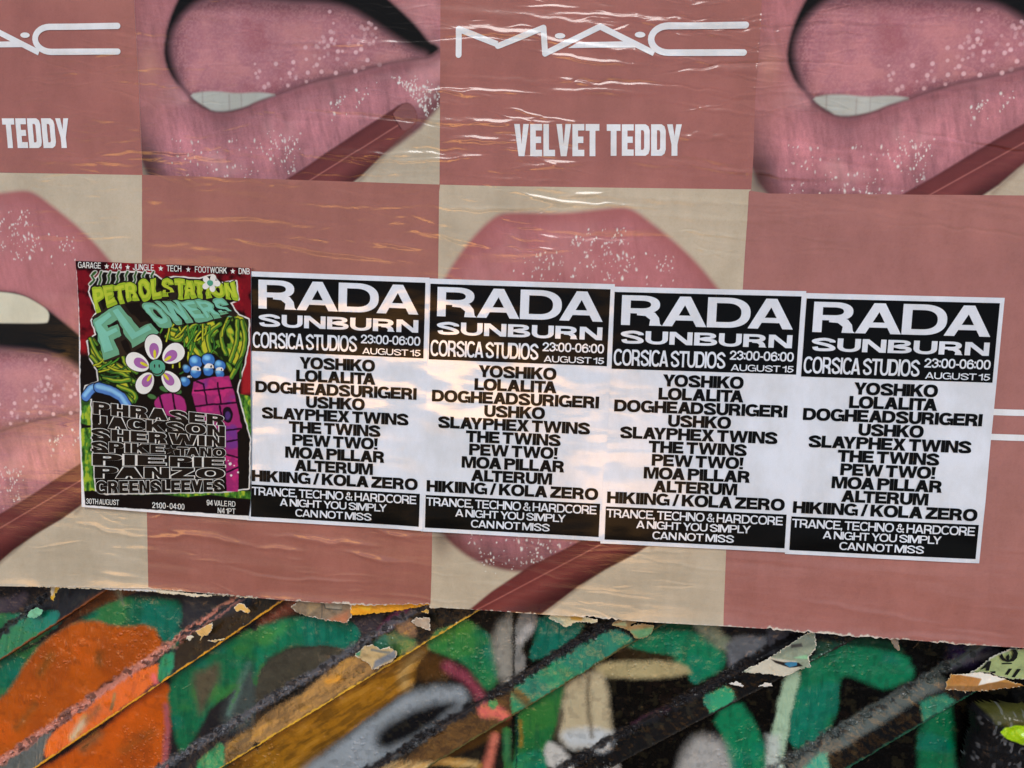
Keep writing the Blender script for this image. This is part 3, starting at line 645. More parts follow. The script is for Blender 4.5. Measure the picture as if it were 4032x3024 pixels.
def paint_wall(x, z):
    w = .0040
    X = x+w*fbm(x*28, z*28, 3, 11); Z = z+w*fbm(x*28, z*28, 3, 14)
    rs = np.random.RandomState(9); X = X+rs.normal(0, .0016, len(x)); Z = Z+rs.normal(0, .0016, len(x))     # spray droplets at the soft edges
    cv = Canvas(X, Z, (46, 44, 44))
    for it in PAINT:
        k, i, pts, col, soft = it[:5]; P = CW(i, 3, pts)
        if k == 'p': cv.poly(smooth_pts(P, 1) if len(pts) > 4 else P, col, max(soft*1.7, 6)*S)
        elif k == 'l': cv.line(smooth_pts(P, 2, False) if len(P) > 2 else P, max(it[5]-it[4]*.3, 6)*S, col, soft*1.3*S)
        else: cv.ell(P[0], it[5]*S, it[5]*S, col, soft*S)
    idx = np.arange(len(x))
    # overspray, speckle and old colours showing through
    n = fbm(x*60, z*60, 4, 19); m = fbm(x*12+5, z*14, 3, 20)
    cv.mix(idx, .20*sm(.1, .5, n), (22, 20, 19)); cv.mix(idx, .03*sm(.1, .5, -n), (150, 140, 96))
    cv.mix(idx, .03*sm(.22, .5, m)*sm(-.1, .3, n), (92, 60, 44))
    gi = np.where((cv.c[:, 1] > cv.c[:, 0]*1.8) & (cv.c[:, 1] > .05))[0]; gn = fbm(x[gi]*9, z[gi]*12, 3, 25); gs = fbm(x[gi]*70, z[gi]*18, 2, 26)
    cv.mix(gi, .45*sm(.05, .4, gn)*sm(.15, -.2, x[gi]), (60, 128, 44)); cv.mix(gi, .5*sm(.05, .4, -gn), (0, 112, 100)); cv.mix(gi, .3*sm(.1, .5, gs), (0, 62, 44))
    yi = np.where((cv.c[:, 0] > .12) & (cv.c[:, 1] > cv.c[:, 0]*.33) & (cv.c[:, 1] < cv.c[:, 0]*.75) & (cv.c[:, 2] < cv.c[:, 0]*.35))[0]; yu = x[yi]*.81+z[yi]*.58; yv = -x[yi]*.58+z[yi]*.81
    yn = fbm(yu*14, yv*70, 4, 29); cv.mix(yi, .55*sm(.05, .4, yn), (74, 50, 12)); cv.mix(yi, .45*sm(.1, .45, -yn), (186, 136, 44))
    oi = np.where((cv.c[:, 0] > .36) & (cv.c[:, 1] < .12) & (cv.c[:, 2] < .03))[0]; on = fbm(x[oi]*14, z[oi]*10, 3, 28); cv.mix(oi, .45*sm(.0, .4, on), (140, 62, 8)); cv.mix(oi, .4*sm(.1, .5, -on), (216, 96, 10))
    # crust along the top of each batten, yellow undercoat worn through along its lower lip
    crust = [(46, 48, 52), (196, 128, 110), (84, 86, 92), (38, 38, 41), (28, 28, 31), (66, 74, 72)]
    lip = [(120, 62, 14), (214, 150, 12), (204, 158, 34), (74, 70, 26), (30, 28, 24), (10, 66, 46)]
    for k in range(6):
        wob = .0016*fbm(x*45, z*45, 3, 31)
        u = off_line(UP[k], x, z)+wob; l = off_line(LO[k], x, z)+wob*.6+.0010*fbm(x*130, z*130, 2, 33)
        fl = fbm(x*70, z*70, 3, 27+k)
        cv.mix(idx, sm(.015, .004, np.abs(u-.003)+.010*fl)*.93, crust[k])
        cv.mix(idx, .7*sm(.02, .008, np.abs(u-.003))*sm(.12, .3, -fl), (22, 21, 22))  # hollows in the crust, their shade put into the colour
        if k == 1: cv.mix(idx, sm(.006, .001, np.abs(u)+.010*fl)*sm(-1.1, -1.0, x), (52, 53, 58))
        cv.mix(idx, sm(.0045, .0008, np.abs(l-.0016)+.004*np.clip(fl, -.3, 1)), lip[k])
    return cv.c
print('wall')
def make_wall():
    x0, x1, z0, z1, st = -1.62, 1.16, -1.05, -.40, .0015
    nx, nz = int((x1-x0)/st), int((z1-z0)/st)
    xs = np.linspace(x0, x1, nx); zs = np.linspace(z1, z0, nz)
    X, Z = np.meshgrid(xs, zs); x, z = X.ravel(), Z.ravel()
    h, band = wall_relief(x, z); cols = paint_wall(x, z)
    V = np.stack([x, -(DW+h), z], -1); F = grid_faces(nx, nz)
    root = empty('painted_wall', 0, -1.05, DW)
    tag(root, 'graffiti covered wall with slanted battens below the posters', 'wall')
    fb = band[F].max(1)
    for k in range(-1, 6):
        f = F[fb == k]
        if len(f) == 0: continue
        used = np.unique(f); mp_ = np.full(len(V), -1); mp_[used] = np.arange(len(used))
        o = mesh_from('wall_face' if k < 0 else 'batten', V[used], mp_[f], M_SPRAY, cols[used], origin=(0, -DW, -1.05))
        place(o, parent=root)
    # plywood the posters are pasted on, standing proud of the battens
    bt = [(-1.62, .0)]
    P = PX([(-400, 2290), (0, 2296), (600, 2306), (1400, 2368), (2016, 2398), (2860, 2452), (4032, 2540), (4500, 2580)], -.002)
    P = [(p[0], p[1]+.004) for p in P]
    out = [(P[0][0], 1.25), (P[-1][0], 1.25)]+[tuple(p) for p in P[::-1]]
    bm = bmesh.new(); vs_ = [bm.verts.new((p[0], 0, p[1]+1.05)) for p in out]
    f = bm.faces.new(vs_); r = bmesh.ops.extrude_face_region(bm, geom=[f])
    for g in r['geom']:
        if isinstance(g, bmesh.types.BMVert): g.co.y += .018
    bmesh.ops.recalc_face_normals(bm, faces=bm.faces[:])
    me = bpy.data.meshes.new('backing_board'); bm.to_mesh(me); bm.free(); me.materials.append(material('old_plywood', (92, 76, 58), rough=.7))
    for v in me.vertices: v.co.y += -0  # front face at y = +2 mm of the wall frame
    o = bpy.data.objects.new('backing_board', me); place(o, parent=root)
    for v in me.vertices: v.co.y = (.002 if v.co.y < .008 else .020)+DW
make_wall()

# ------------------------------------------------------------------ the big pasted advertising sheets
T2OFF = (PX([(3953.6, 210.5)])-PX([(1402, 207)])+PX([(3875, 205)])-PX([(1331.5, 203.7)])+PX([(3942, 288)])-PX([(1400, 280)]))[0]/3
B1OFF = (PX([(282.5, 1559.8)])-PX([(1402, 207)])+PX([(280, 1626)])-PX([(1400, 280)]))[0]/2
B2OFF = B1OFF+(PX([(2455.7, 1059)])-PX([(120.8, 981.6)])+PX([(2585.6, 1088.7)])-PX([(241.5, 1006.6)]))[0]/2
def c1(i, j, p): return C(i, j, p)                    # drawn on the sheet the tracing was made from
def b1(i, j, p): return C(i, j, p)-B1OFF
def b2(i, j, p): return C(i, j, p)-B2OFF
def mv(*parts): return np.vstack(parts)
Z_ = np.zeros(2)
LIP_OUT = mv(b2(1, 1, [(1560, 900), (1640, 740), (1700, 640), (1800, 495), (1900, 370), (2000, 270), (2100, 196), (2212, 183)]),
             b2(2, 1, [(200, 186), (400, 190), (600, 175), (800, 150), (960, 135), (1060, 165), (1200, 270), (1400, 430), (1600, 620), (1770, 830), (1960, 1080)]),
             c1(1, 0, [(1800, 330), (1900, 470), (1790, 700), (1600, 900), (1480, 1040), (1380, 1150)]),
             b2(2, 2, [(900, 1480), (500, 1640)]), b2(1, 2, [(2212, 1612), (2100, 1590), (1900, 1530), (1700, 1390), (1600, 1270), (1500, 1050), (1440, 700), (1430, 300), (1480, 0)]))
GAP_L = c1(0, 0, [(1560, -60), (1490, 90), (1440, 250), (1412, 430), (1430, 560), (1500, 700), (1600, 800), (1650, 870)])
LIPLINE = mv(c1(0, 0, [(1650, 870), (1800, 962), (1960, 975), (2130, 935)]), c1(1, 0, [(0, 890), (200, 812), (400, 738), (600, 682), (800, 642), (950, 600), (1150, 545), (1380, 512), (1500, 500), (1600, 430)]))
UP_EDGE = mv(c1(1, 0, [(1560, 380), (1500, 360), (1400, 230), (1280, 110), (1160, 0)]), b1(0, 1, [(500, 1070), (350, 960), (180, 868), (0, 850), (-400, 860), (-800, 900), (-1200, 1010), (-1400, 1130)]))
MOUTH = mv(GAP_L, LIPLINE[1:], UP_EDGE)
TONGUE = mv(c1(0, 0, [(2000, -20), (1760, 10), (1600, 140), (1505, 300), (1495, 450), (1535, 600), (1590, 740), (1650, 830)]), c1(0, 0, [(1880, 900), (2130, 900)]),
            c1(1, 0, [(0, 880), (200, 805), (400, 732), (600, 676), (800, 636), (950, 594), (1150, 540), (1380, 506), (1480, 492), (1350, 450), (1160, 330), (930, 175), (740, 75), (500, 45), (200, 36)]))
TEETH = mv(c1(0, 0, [(1640, 815), (1760, 792), (1880, 790), (2050, 810), (2212, 800)]), c1(1, 0, [(90, 805), (190, 822), (100, 850), (0, 882)]), c1(0, 0, [(2130, 925), (1960, 968), (1840, 966), (1780, 925), (1690, 870)]))
TOOTH_U = b1(0, 1, [(-1100, 900), (-500, 858), (0, 860), (200, 890), (330, 958), (432, 1030), (427, 1115), (400, 1136), (0, 1132), (-600, 1130), (-1000, 1100)])
PEN = mv(c1(1, 0, [(290, 1545), (800, 1195), (1170, 962), (1250, 905), (1320, 890), (1375, 940), (1396, 1020), (1370, 1085), (1290, 1140), (1080, 1350), (850, 1578)]),
         b2(2, 2, [(680, 1659)]), b2(2, 3, [(250, 322), (-100, 560), (-700, 560)]), b2(2, 2, [(0, 1650)]))
NAIL = c1(1, 0, [(1180, 985), (1260, 905), (1320, 893), (1372, 940), (1392, 1020), (1366, 1080), (1290, 1135), (1250, 1110), (1195, 1010)])
_g = random.Random(4)
def scatter(P, n, hot=None):
    """random points inside a convex outline, gathered into small clusters"""
    P = np.asarray(P); lo, hi = P.min(0), P.max(0); out = []
    cl = [(_g.uniform(lo[0], hi[0]), _g.uniform(lo[1], hi[1])) for _ in range(max(3, n//9))]
    while len(out) < n:
        c = _g.choice(cl); q = (c[0]+_g.gauss(0, .015), c[1]+_g.gauss(0, .019))
        if _g.random() < .38: q = (_g.uniform(lo[0], hi[0]), _g.uniform(lo[1], hi[1]))
        if sdf_poly(P, np.array([q[0]]), np.array([q[1]]))[0] < 0: out.append(q)
    return out
GLIT = []
for P, n in ((mv(c1(0, 0, [(1450, 1200)]), c1(1, 0, [(180, 1120), (420, 1150), (330, 1480)]), c1(1, 0, [(200, 1700)]), c1(0, 0, [(1700, 1900), (1500, 1600)])), 150),
             (c1(1, 0, [(1150, 660), (1380, 660), (1600, 740), (1600, 900), (1480, 1010), (1390, 880), (1260, 760)]), 90),
             (c1(1, 0, [(600, 900), (1000, 690), (1100, 720), (800, 1000), (640, 1080)]), 22),
             (b2(2, 1, [(380, 560), (620, 320), (960, 300), (1060, 480), (1060, 780), (420, 740)]), 95),
             (b2(2, 1, [(0, 560), (400, 500), (420, 760), (0, 760)]), 26),
             (b2(2, 1, [(1050, 500), (1400, 560), (1400, 820), (1050, 800)]), 18)):
    for q in scatter(P, int(n*1.5)): GLIT.append((q, _g.uniform(.0006, .0016)*(1.7 if _g.random() < .14 else 1), _g.uniform(.7, 2.4), _g.uniform(-.5, .9), _g.uniform(.35, .92)))
BOKEH = []
for q in scatter(c1(1, 0, [(-40, 560), (300, 300), (640, 90), (1040, 90), (1080, 560), (500, 700), (-40, 800)]), 62): BOKEH.append((q, _g.uniform(.0028, .0052), _g.uniform(.22, .75)))
for p_ in ((710, 447), (865, 455), (910, 428), (625, 400), (325, 540), (528, 562), (450, 630), (568, 622), (293, 635), (860, 615), (965, 522), (692, 632), (175, 555)):
    BOKEH.append((c1(1, 0, [p_])[0], .0046, .85))

def paint_lips(off, skin, tone):
    def f(x, z):
        X, Z = x-off[0], z-off[1]
        cv = Canvas(X, Z, skin); idx = np.arange(len(x))
        g = fbm(X*300, Z*300, 2, 90); cv.mix(idx, .10*sm(0, .6, g), (160, 140, 104)); cv.mix(idx, .5*sm(-.1, .5, fbm(X*5, Z*5, 2, 96)), tuple(np.array(skin)*.93))
        # lips: pigment deepens towards the rim, fine vertical creases
        d = sdf_poly(smooth_pts(LIP_OUT, 2), X, Z)
        st = fbm(X*75+Z*14, Z*11, 3, 91); st2 = fbm(X*18, Z*9, 3, 93)
        a = 1-sm(-.006, .009, d)
        body = lin((174, 114, 122))[None]*np.ones((len(x), 1))
        fine = fbm(X*190+Z*40, Z*60, 3, 98); pores = fbm(X*420, Z*420, 2, 99)
        body = body*(1-.30*np.clip(st, 0, 1)[:, None])*(1+.26*st2[:, None])*(1+.16*fine[:, None])*(1+.12*pores[:, None])
        pale = sm(.05, .5, fbm(X*9+4, Z*13, 3, 101))[:, None]; body = body*(1-.35*pale)+lin((206, 158, 160))[None]*.35*pale
        rim = sm(-.045, -.002, d)[:, None]
        body = body*(1-rim*.75)+lin((136, 76, 76))[None]*rim*.75
        dl = sdf_line(LIPLINE, X, Z); below = sdf_line(LIPLINE+np.array([.004, -.03]), X, Z) < sdf_line(LIPLINE+np.array([-.004, .03]), X, Z)
        q = dl/(dl+np.clip(-d, 0, 1)+1e-6)                   # 0 at the fold, 1 at the rim
        lobe = .74+.46*np.exp(-((q-.42)/.24)**2)-.20*sm(.62, 1, q); body = body*np.where(below, lobe, .96+.10*np.exp(-((q-.6)/.2)**2))[:, None]
        warm = sm(.02, .3, Z-LIPLINE[:, 1].mean())[:, None]; body = body*(1-warm*.5)+lin((174, 102, 98))[None]*warm*.5
        cv.mix(idx, a, body)
        # left corner of the mouth
        cv.ell(c1(0, 0, [(1300, 700)]), .05, .10, (150, 96, 84), .05, .7)
        cv.ell(c1(0, 0, [(1290, 1470)]), .022, .05, (66, 42, 38), .03, .85)
        cv.ell(c1(0, 0, [(1290, 560)]), .02, .03, (186, 132, 118), .02, .6)
        cv.poly(smooth_pts(MOUTH, 1), (92, 50, 52), .014, .7)
        i, dm = cv.poly(smooth_pts(MOUTH, 1), (16, 15, 14), .0055, grow=-.0015)
        cv.poly(smooth_pts(TOOTH_U, 2), (206, 205, 182), .003)
        i, dt = cv.poly(smooth_pts(TONGUE, 2), (168, 110, 120), .020)
        if dt is not None and len(i):
            tx, tz = X[i], Z[i]; n1 = fbm(tx*16, tz*16, 4, 94); inside = (1-sm(-.010, .006, dt))
            edge = sm(-.035, -.004, dt)
            cv.mix(i, inside*edge*.45, (104, 54, 62)); cv.mix(i, inside*.25*sm(-.3, .5, fbm(tx*240, tz*240, 2, 97)), (206, 150, 152)); cv.mix(i, inside*sm(0, .6, n1)*.5, (202, 138, 138)); cv.mix(i, inside*sm(0, .6, -n1)*.4, (146, 74, 82))
            topd = sm(.015, .075, tz-C(1, 0, [(300, 240)])[0, 1]); cv.mix(i, inside*topd*.75, (84, 36, 44))
        cv.poly(smooth_pts(TEETH, 1), (176, 183, 177), .0038)
        for p_, r in (((1755, 850), 9), ((1985, 880), 8), ((2090, 870), 4)):
            p0 = c1(0, 0, [p_])[0]; cv.line([(p0[0]-.001, p0[1]+.014), (p0[0], p0[1]-.018)], r*S*.5, (132, 122, 116), .004, .6)
        # dark fold where the lower lip meets
        cv.line(smooth_pts(LIPLINE, 2, False), .0018, (78, 42, 44), .0065, .75)
        cv.line(smooth_pts(LIPLINE+np.array([0, -.012]), 2, False), .006, (128, 66, 70), .012, .45)
        for q, r, al in BOKEH: cv.ell(q, r, r, (232, 196, 202), r*.45, al*.8)
        for q, r, k, rot, al in GLIT: cv.ell(q, r, r*k, (232, 240, 236), r*.8, al, rot*.6)
        # the pencil and its rounded tip
        i, dp = cv.poly(smooth_pts(PEN, 1), (104, 48, 46), .0035, grow=.001)
        if dp is not None and len(i):
            ax = b2(2, 2, [(240, 1520)])[0]; t0 = c1(1, 0, [(1170, 962)])[0]
            ux = (t0-ax)/np.linalg.norm(t0-ax); pr = (X[i]-ax[0])*ux[1]*-1+(Z[i]-ax[1])*ux[0]     # distance across, negative below the upper edge
            ins = 1-sm(-.003, .003, dp)
            cv.mix(i, ins*sm(-.055, -.1, pr)*.85, (52, 22, 24)); cv.mix(i, ins*sm(-.016, 0, pr)*.55, (74, 34, 36))
            cv.mix(i, ins*np.exp(-((pr+.034)/.0016)**2)*.5, (190, 116, 104)); cv.mix(i, ins*np.exp(-((pr+.05)/.012)**2)*.35, (136, 68, 62))
        i, dn = cv.poly(smooth_pts(NAIL, 2), (128, 76, 74), .002)
        cv.line(c1(1, 0, [(1180, 990), (1200, 1030), (1255, 1115)]), .0012, (74, 32, 34), .0012, .9)
        cv.line(mv(b2(2, 2, [(1120, 1395), (700, 1662)]), b2(2, 3, [(265, 330), (-90, 565)])), .0022, (70, 44, 30), .006, .6)
        cv.line(mv(c1(1, 0, [(1330, 1130), (1090, 1365), (870, 1590)])), .002, (96, 66, 44), .009, .6)
        cv.c *= np.array(tone)
        return cv.c
    return f
def paint_plain(col, seed):
    def f(x, z):
        cv = Canvas(x, z, col); idx = np.arange(len(x))
        cv.mix(idx, .22*sm(-.1, .5, fbm(x*4, z*3, 3, seed)), tuple(np.array(col)*.92)); cv.mix(idx, .25*sm(0, .5, fbm(x*3, z*4, 3, seed+5)), (178, 116, 104))
        cv.mix(idx, .08*sm(0, .6, fbm(x*280, z*280, 2, seed+7)), (110, 66, 56))
        return cv.c
    return f
def px(*p): return PX(p)
MAUVE = (168, 104, 95)
# outlines in photo pixels: top, right, bottom, left (left to right / top to bottom)
BIG = [
 ('blank_sheet_tl', 'mauve', px((-420, -330), (523, -330)), px((523, -330), (529, 0), (541, 180), (552, 400), (563, 690)), px((-420, 672), (0, 680), (563, 690)), px((-420, -330), (-420, 672)), .0014, .0016),
 ('lips', 'T1', px((520, -330), (1742, -330)), px((1742, -330), (1737, 0), (1735, 456), (1733, 740)), px((558, 694), (1100, 716), (1733, 740)), px((520, -330), (526, 0), (538, 180), (548, 400), (558, 694)), .0012, .0010),
 ('mauve', 'M2', px((1741, -330), (3012, -330)), px((3012, -330), (2998, 0), (2991, 160), (2973, 387), (2966, 592), (2957, 752)), px((1731, 738), (2300, 748), (2957, 752)), px((1741, -330), (1735, 0), (1733, 456), (1731, 738)), .0013, .0020),
 ('lips', 'T2', px((2990, -330), (4330, -330)), px((4330, -330), (4300, 785)), px((2945, 764), (4032, 776), (4300, 785)), px((2990, -330), (2975, 0), (2970, 160), (2955, 387), (2948, 592), (2945, 764)), .0013, .0010),
 ('lips', 'B1', px((-420, 664), (0, 681), (565, 690)), px((565, 690), (566, 756), (566, 1029), (585, 2018), (590, 2268), (591, 2313.6)), px((-420, 2296), (0, 2304.5), (300, 2309), (591, 2313.6)), px((-420, 664), (-420, 2296)), .0015, .0024),
 ('mauve', 'B1M', px((561, 689), (1100, 707), (1734, 728)), px((1734, 728), (1730, 756), (1726, 1095), (1703, 2091), (1700, 2266), (1696, 2377)), px((588, 2314), (800, 2332), (1008, 2351), (1220, 2367), (1386, 2379), (1696, 2377)), px((561, 689), (562, 756), (562, 1029), (581, 2018), (586, 2268), (588, 2314)), .0022, .0030),
 ('lips', 'B2', px((1729, 728), (2016, 734.6), (2956, 747)), px((2956, 747), (2951, 756), (2927, 1141), (2862, 2164), (2850, 2461)), px((1692, 2388), (2016, 2407), (2260, 2424), (2508, 2443), (2850, 2461)), px((1729, 728), (1727, 756), (1723, 1095), (1700, 2091), (1696, 2266), (1692, 2388)), .0015, .0024),
 ('mauve', 'B2M', px((2951, 752), (3024, 763), (4032, 770.6), (4400, 774)), px((4400, 774), (4330, 2572)), px((2846, 2460), (3024, 2473), (3500, 2512), (4032, 2549.6), (4330, 2572)), px((2951, 752), (2947, 756), (2923, 1141), (2858, 2164), (2846, 2460)), .0022, .0030),
]
LABELS = {
 'mauve': ('advertising_poster', 'mauve poster cut off at the top left, showing the white letters TEDDY', 'poster'),
 'T1': ('lips_poster', 'glossy close up of open pink lips, left of the mauve VELVET TEDDY poster', 'poster'),
 'M2': ('advertising_poster', 'wrinkled mauve poster with a white logo over the words VELVET TEDDY', 'poster'),
 'T2': ('lips_poster', 'glossy close up of open pink lips cut off by the top right corner', 'poster'),
 'B1': ('lips_poster', 'cream poster of pink lips at the left edge, behind the green flowers poster', 'poster'),
 'B1M': ('mauve_poster', 'plain mauve sheet behind the flowers poster and the gig poster touching it', 'poster'),
 'B2': ('lips_poster', 'cream poster with the top of pink lips behind the middle gig posters', 'poster'),
 'B2M': ('mauve_poster', 'mauve sheet at the lower right, two white bars showing on it', 'poster'),
}
SKIN = (187, 177, 155)
WARP_NOISE = None
ROOTS = {}
for kind, key, top, right, bot, left, step, d in BIG:
    key2 = 'mauve' if kind.startswith('blank') else key
    nm, lab, cat = LABELS[key2]
    c = (top[0]+bot[-1])/2; 
    if kind == 'lips':
        off = {'T1': Z_, 'T2': T2OFF, 'B1': B1OFF, 'B2': B2OFF}[key]
        tone = {'T1': (.93, .93, .93), 'T2': (1.04, 1.0, .98), 'B1': (1, 1, 1), 'B2': (1.02, 1, .98)}[key]
        pf = paint_lips(off, SKIN, tone)
    else: pf = paint_plain({'mauve': (157, 98, 88), 'M2': (157, 97, 88), 'B1M': (154, 98, 86), 'B2M': (161, 106, 98)}[key2], {'mauve': 3, 'M2': 5, 'B1M': 8, 'B2M': 12}[key2])
    low = key in ('B1', 'B1M', 'B2', 'B2M')
    if low:
        bot = resample(bot, 260); rb = fbm(bot[:, 0]*120, bot[:, 0]*0+4, 3, 181)*sm(-.1, .25, fbm(bot[:, 0]*9, bot[:, 0]*0, 2, 183)); bot = bot.copy(); bot[1:-1, 1] += .0055*rb[1:-1]
        e0, e1 = bot[:, 0].copy(), bot[:, 1].copy()
        def pf(x, z, pf=pf, e0=e0, e1=e1):
            c_ = pf(x, z); g_ = z-np.interp(x, e0, e1); a_ = sm(.0045, .0012, g_+.004*fbm(x*150, z*150, 2, 185)+.003*(1-sm(-.05, .3, fbm(x*9, x*0, 2, 183))))
            return c_*(1-a_[:, None])+lin((206, 200, 186))*a_[:, None]
    slope, ic = np.polyfit(bot[:, 0], bot[:, 1], 1)
    def curl(x, z, slope=slope, ic=ic, low=low):
        if not low: return 0*x
        g = z-(slope*x+ic)                                   # height above the loose lower edge
        return .0035*np.exp(-np.clip(g, 0, 1)/.016)*(.45+.8*fbm(x*7, x*0+2, 2, 66))
    if key2 in ('mauve', 'M2', 'B2M'):                      # sheets that carry lettering: an Empty with parts
        root = empty(nm, c[0], c[1], 0); tag(root, lab, cat)
        o = sheet('paper_sheet', top, right, bot, left, step, d, M_BIG, pf, wrinkle, origin=(c[0], c[1]), curl=curl); place(o, parent=root)
        ROOTS[key2] = (root, c, d)
    else:
        o = sheet(nm, top, right, bot, left, step, d, M_BIG, pf, wrinkle, origin=(c[0], c[1]), curl=curl)
        place(o, c[0], c[1]); tag(o, lab, cat)
    if kind == 'lips': o['group'] = 'lips posters'

def ribbon(P, w, cap0=True, cap1=True, lim=1.25):
    """constant-width stroke as one outline, round ends"""
    P = np.asarray(P, float); n = len(P); L, Rr = [], []
    for k in range(n):
        a = P[k]-P[k-1] if k else P[1]-P[0]; b = P[k+1]-P[k] if k < n-1 else a
        a = a/np.linalg.norm(a); b = b/np.linalg.norm(b); na = np.array([-a[1], a[0]]); nb = np.array([-b[1], b[0]])
        mnb = na+nb; q = np.dot(mnb, mnb)
        if q < 1e-6: mnb = na; q = 1
        mv_ = mnb*2/q if k not in (0, n-1) else na
        ln = np.linalg.norm(mv_); turn = a[0]*b[1]-a[1]*b[0]
        if ln > lim:                                          # sharp corner: rounded outside, mitred inside
            out = L if turn < 0 else Rr; inn = Rr if turn < 0 else L; sg = 1 if turn < 0 else -1
            a0 = math.atan2(*(sg*na)[::-1]); a1 = math.atan2(*(sg*nb)[::-1]); da = (a1-a0+math.pi) % (2*math.pi)-math.pi
            for t in np.linspace(0, 1, 7): out.append(P[k]+w/2*np.array([math.cos(a0+da*t), math.sin(a0+da*t)]))
            inn.append(P[k]-sg*mv_*w/2)
        else: L.append(P[k]+mv_*w/2); Rr.append(P[k]-mv_*w/2)
    def cap(p, nrm, s):
        a0 = math.atan2(nrm[1], nrm[0]); return [p+w/2*np.array([math.cos(a0+s*math.pi*t), math.sin(a0+s*math.pi*t)]) for t in np.linspace(0, 1, 9)[1:-1]]
    out = list(L)
    d1 = P[-1]-P[-2]; d1 = d1/np.linalg.norm(d1)
    if cap1: out += cap(P[-1], np.array([-d1[1], d1[0]]), -1)
    out += Rr[::-1]
    d0 = P[1]-P[0]; d0 = d0/np.linalg.norm(d0)
    if cap0: out += cap(P[0], np.array([d0[1], -d0[0]]), -1)
    return out
def logo(root, c, d, off):
    """the wide white three-letter logo with its two dots"""
    w = .0128; o_ = np.asarray(off)
    strokes = [ribbon(mv(c1(1, 0, [(1752, 478), (1754, 256), (2086, 386)])), w, True, False),
               ribbon(mv(c1(1, 0, [(2092, 402)]), c1(2, 0, [(272, 246), (286, 468), (762, 235), (1226, 466)])), w*.98, True, False),
               mv(c1(2, 0, [(484, 421), (576, 371), (960, 363), (1072, 416)]))]
    arc = [(1350+150*math.cos(a), 345-115*math.sin(a)) for a in np.linspace(math.pi/2, 3*math.pi/2, 15)]
    strokes.append(ribbon(c1(2, 0, [(2016, 222), (1600, 229)]+arc+[(1600, 459), (1998, 458)]), w*1.06))
    for (cx, cz, rx, rz) in ((415, 316, 45, 24), (1105, 306, 46, 25)):
        strokes.append(c1(2, 0, [(cx+rx*math.cos(a), cz-rz*math.sin(a)) for a in np.linspace(0, 2*math.pi, 20)[:-1]]))
    bm = bmesh.new()
    for k, P in enumerate(strokes):
        P = [np.asarray(p)+o_ for p in P]
        o = flat('logo', P, 0, M_BIGW); slice_mesh(o, (.014, .0035), d+.0009+.00012*k, wrinkle)
        bm.from_mesh(o.data); me = o.data; bpy.data.objects.remove(o); bpy.data.meshes.remove(me)
    for v in bm.verts: v.co.x -= c[0]; v.co.z -= c[1]
    me = bpy.data.meshes.new('logo'); bm.to_mesh(me); bm.free(); me.materials.append(M_BIGW)
    for p in me.polygons: p.material_index = 0
    place(bpy.data.objects.new('logo', me), parent=root)
BL = {'V': ([[(0, 1), (.38, 1), (.5, .38), (.62, 1), (1, 1), (.70, 0), (.30, 0)]], 126), 'E': ([[(0, 0), (0, 1), (1, 1), (1, .80), (.47, .80), (.47, .61), (.92, .61), (.92, .41), (.47, .41), (.47, .2), (1, .2), (1, 0)]], 102),
      'L': ([[(0, 0), (0, 1), (.47, 1), (.47, .2), (1, .2), (1, 0)]], 100), 'T': ([[(.29, 0), (.29, .79), (0, .79), (0, 1), (1, 1), (1, .79), (.71, .79), (.71, 0)]], 118),
      'Y': ([[(.30, 0), (.30, .36), (0, 1), (.38, 1), (.5, .62), (.62, 1), (1, 1), (.70, .36), (.70, 0)]], 127),
      'D': ([[(0, 0), (0, 1), (.40, 1), (.40, .19), (.40, 0)], [(.40, .81), (.40, 1), (.72, 1), (.92, .93), (1, .80), (1, .20), (.92, .07), (.72, 0), (.40, 0), (.40, .19), (.56, .19), (.62, .25), (.62, .75), (.56, .81)]], 126)}
def block_words(root, c, d, off, words):
    """heavy condensed capitals, each (text, left x, top y, bottom y) in tracing units of the middle mauve sheet"""
    bm = bmesh.new()
    for w_, x, zt, zb in words:
        for ch in w_:
            polys, wd = BL[ch]
            for P in polys:
                Q = c1(2, 0, [(x+u*wd, zb+(zt-zb)*v) for u, v in P])+np.asarray(off)
                o = flat('lettering', Q, 0, M_BIGW); slice_mesh(o, (.012, .0035), d+.0009, wrinkle)
                bm.from_mesh(o.data); me = o.data; bpy.data.objects.remove(o); bpy.data.meshes.remove(me)
            x += wd+12
    for v in bm.verts: v.co.x -= c[0]; v.co.z -= c[1]
    me = bpy.data.meshes.new('lettering'); bm.to_mesh(me); bm.free(); me.materials.append(M_BIGW)
    place(bpy.data.objects.new('lettering', me), parent=root)
root, c, d = ROOTS['M2']
logo(root, c, d, Z_); block_words(root, c, d, Z_, [('VELVET', 20, 1076, 1352), ('TEDDY', 818, 1078, 1349)])
root, c, d = ROOTS['mauve']
LOFF = C(0, 0, [(1025, 230)])[0]-C(2, 0, [(2016, 222)])[0]
logo(root, c, d, LOFF); 
WOFF = C(0, 0, [(600, 1026)])[0]-C(2, 0, [(1467, 1078)])[0]
block_words(root, c, d, WOFF, [('VELVET', 20, 1076, 1352), ('TEDDY', 818, 1078, 1349)])
root, c, d = ROOTS['B2M']
ROFF = C(3, 2, [(2070, 244)])[0]-C(2, 0, [(1560, 229)])[0]
logo(root, c, d, ROFF)

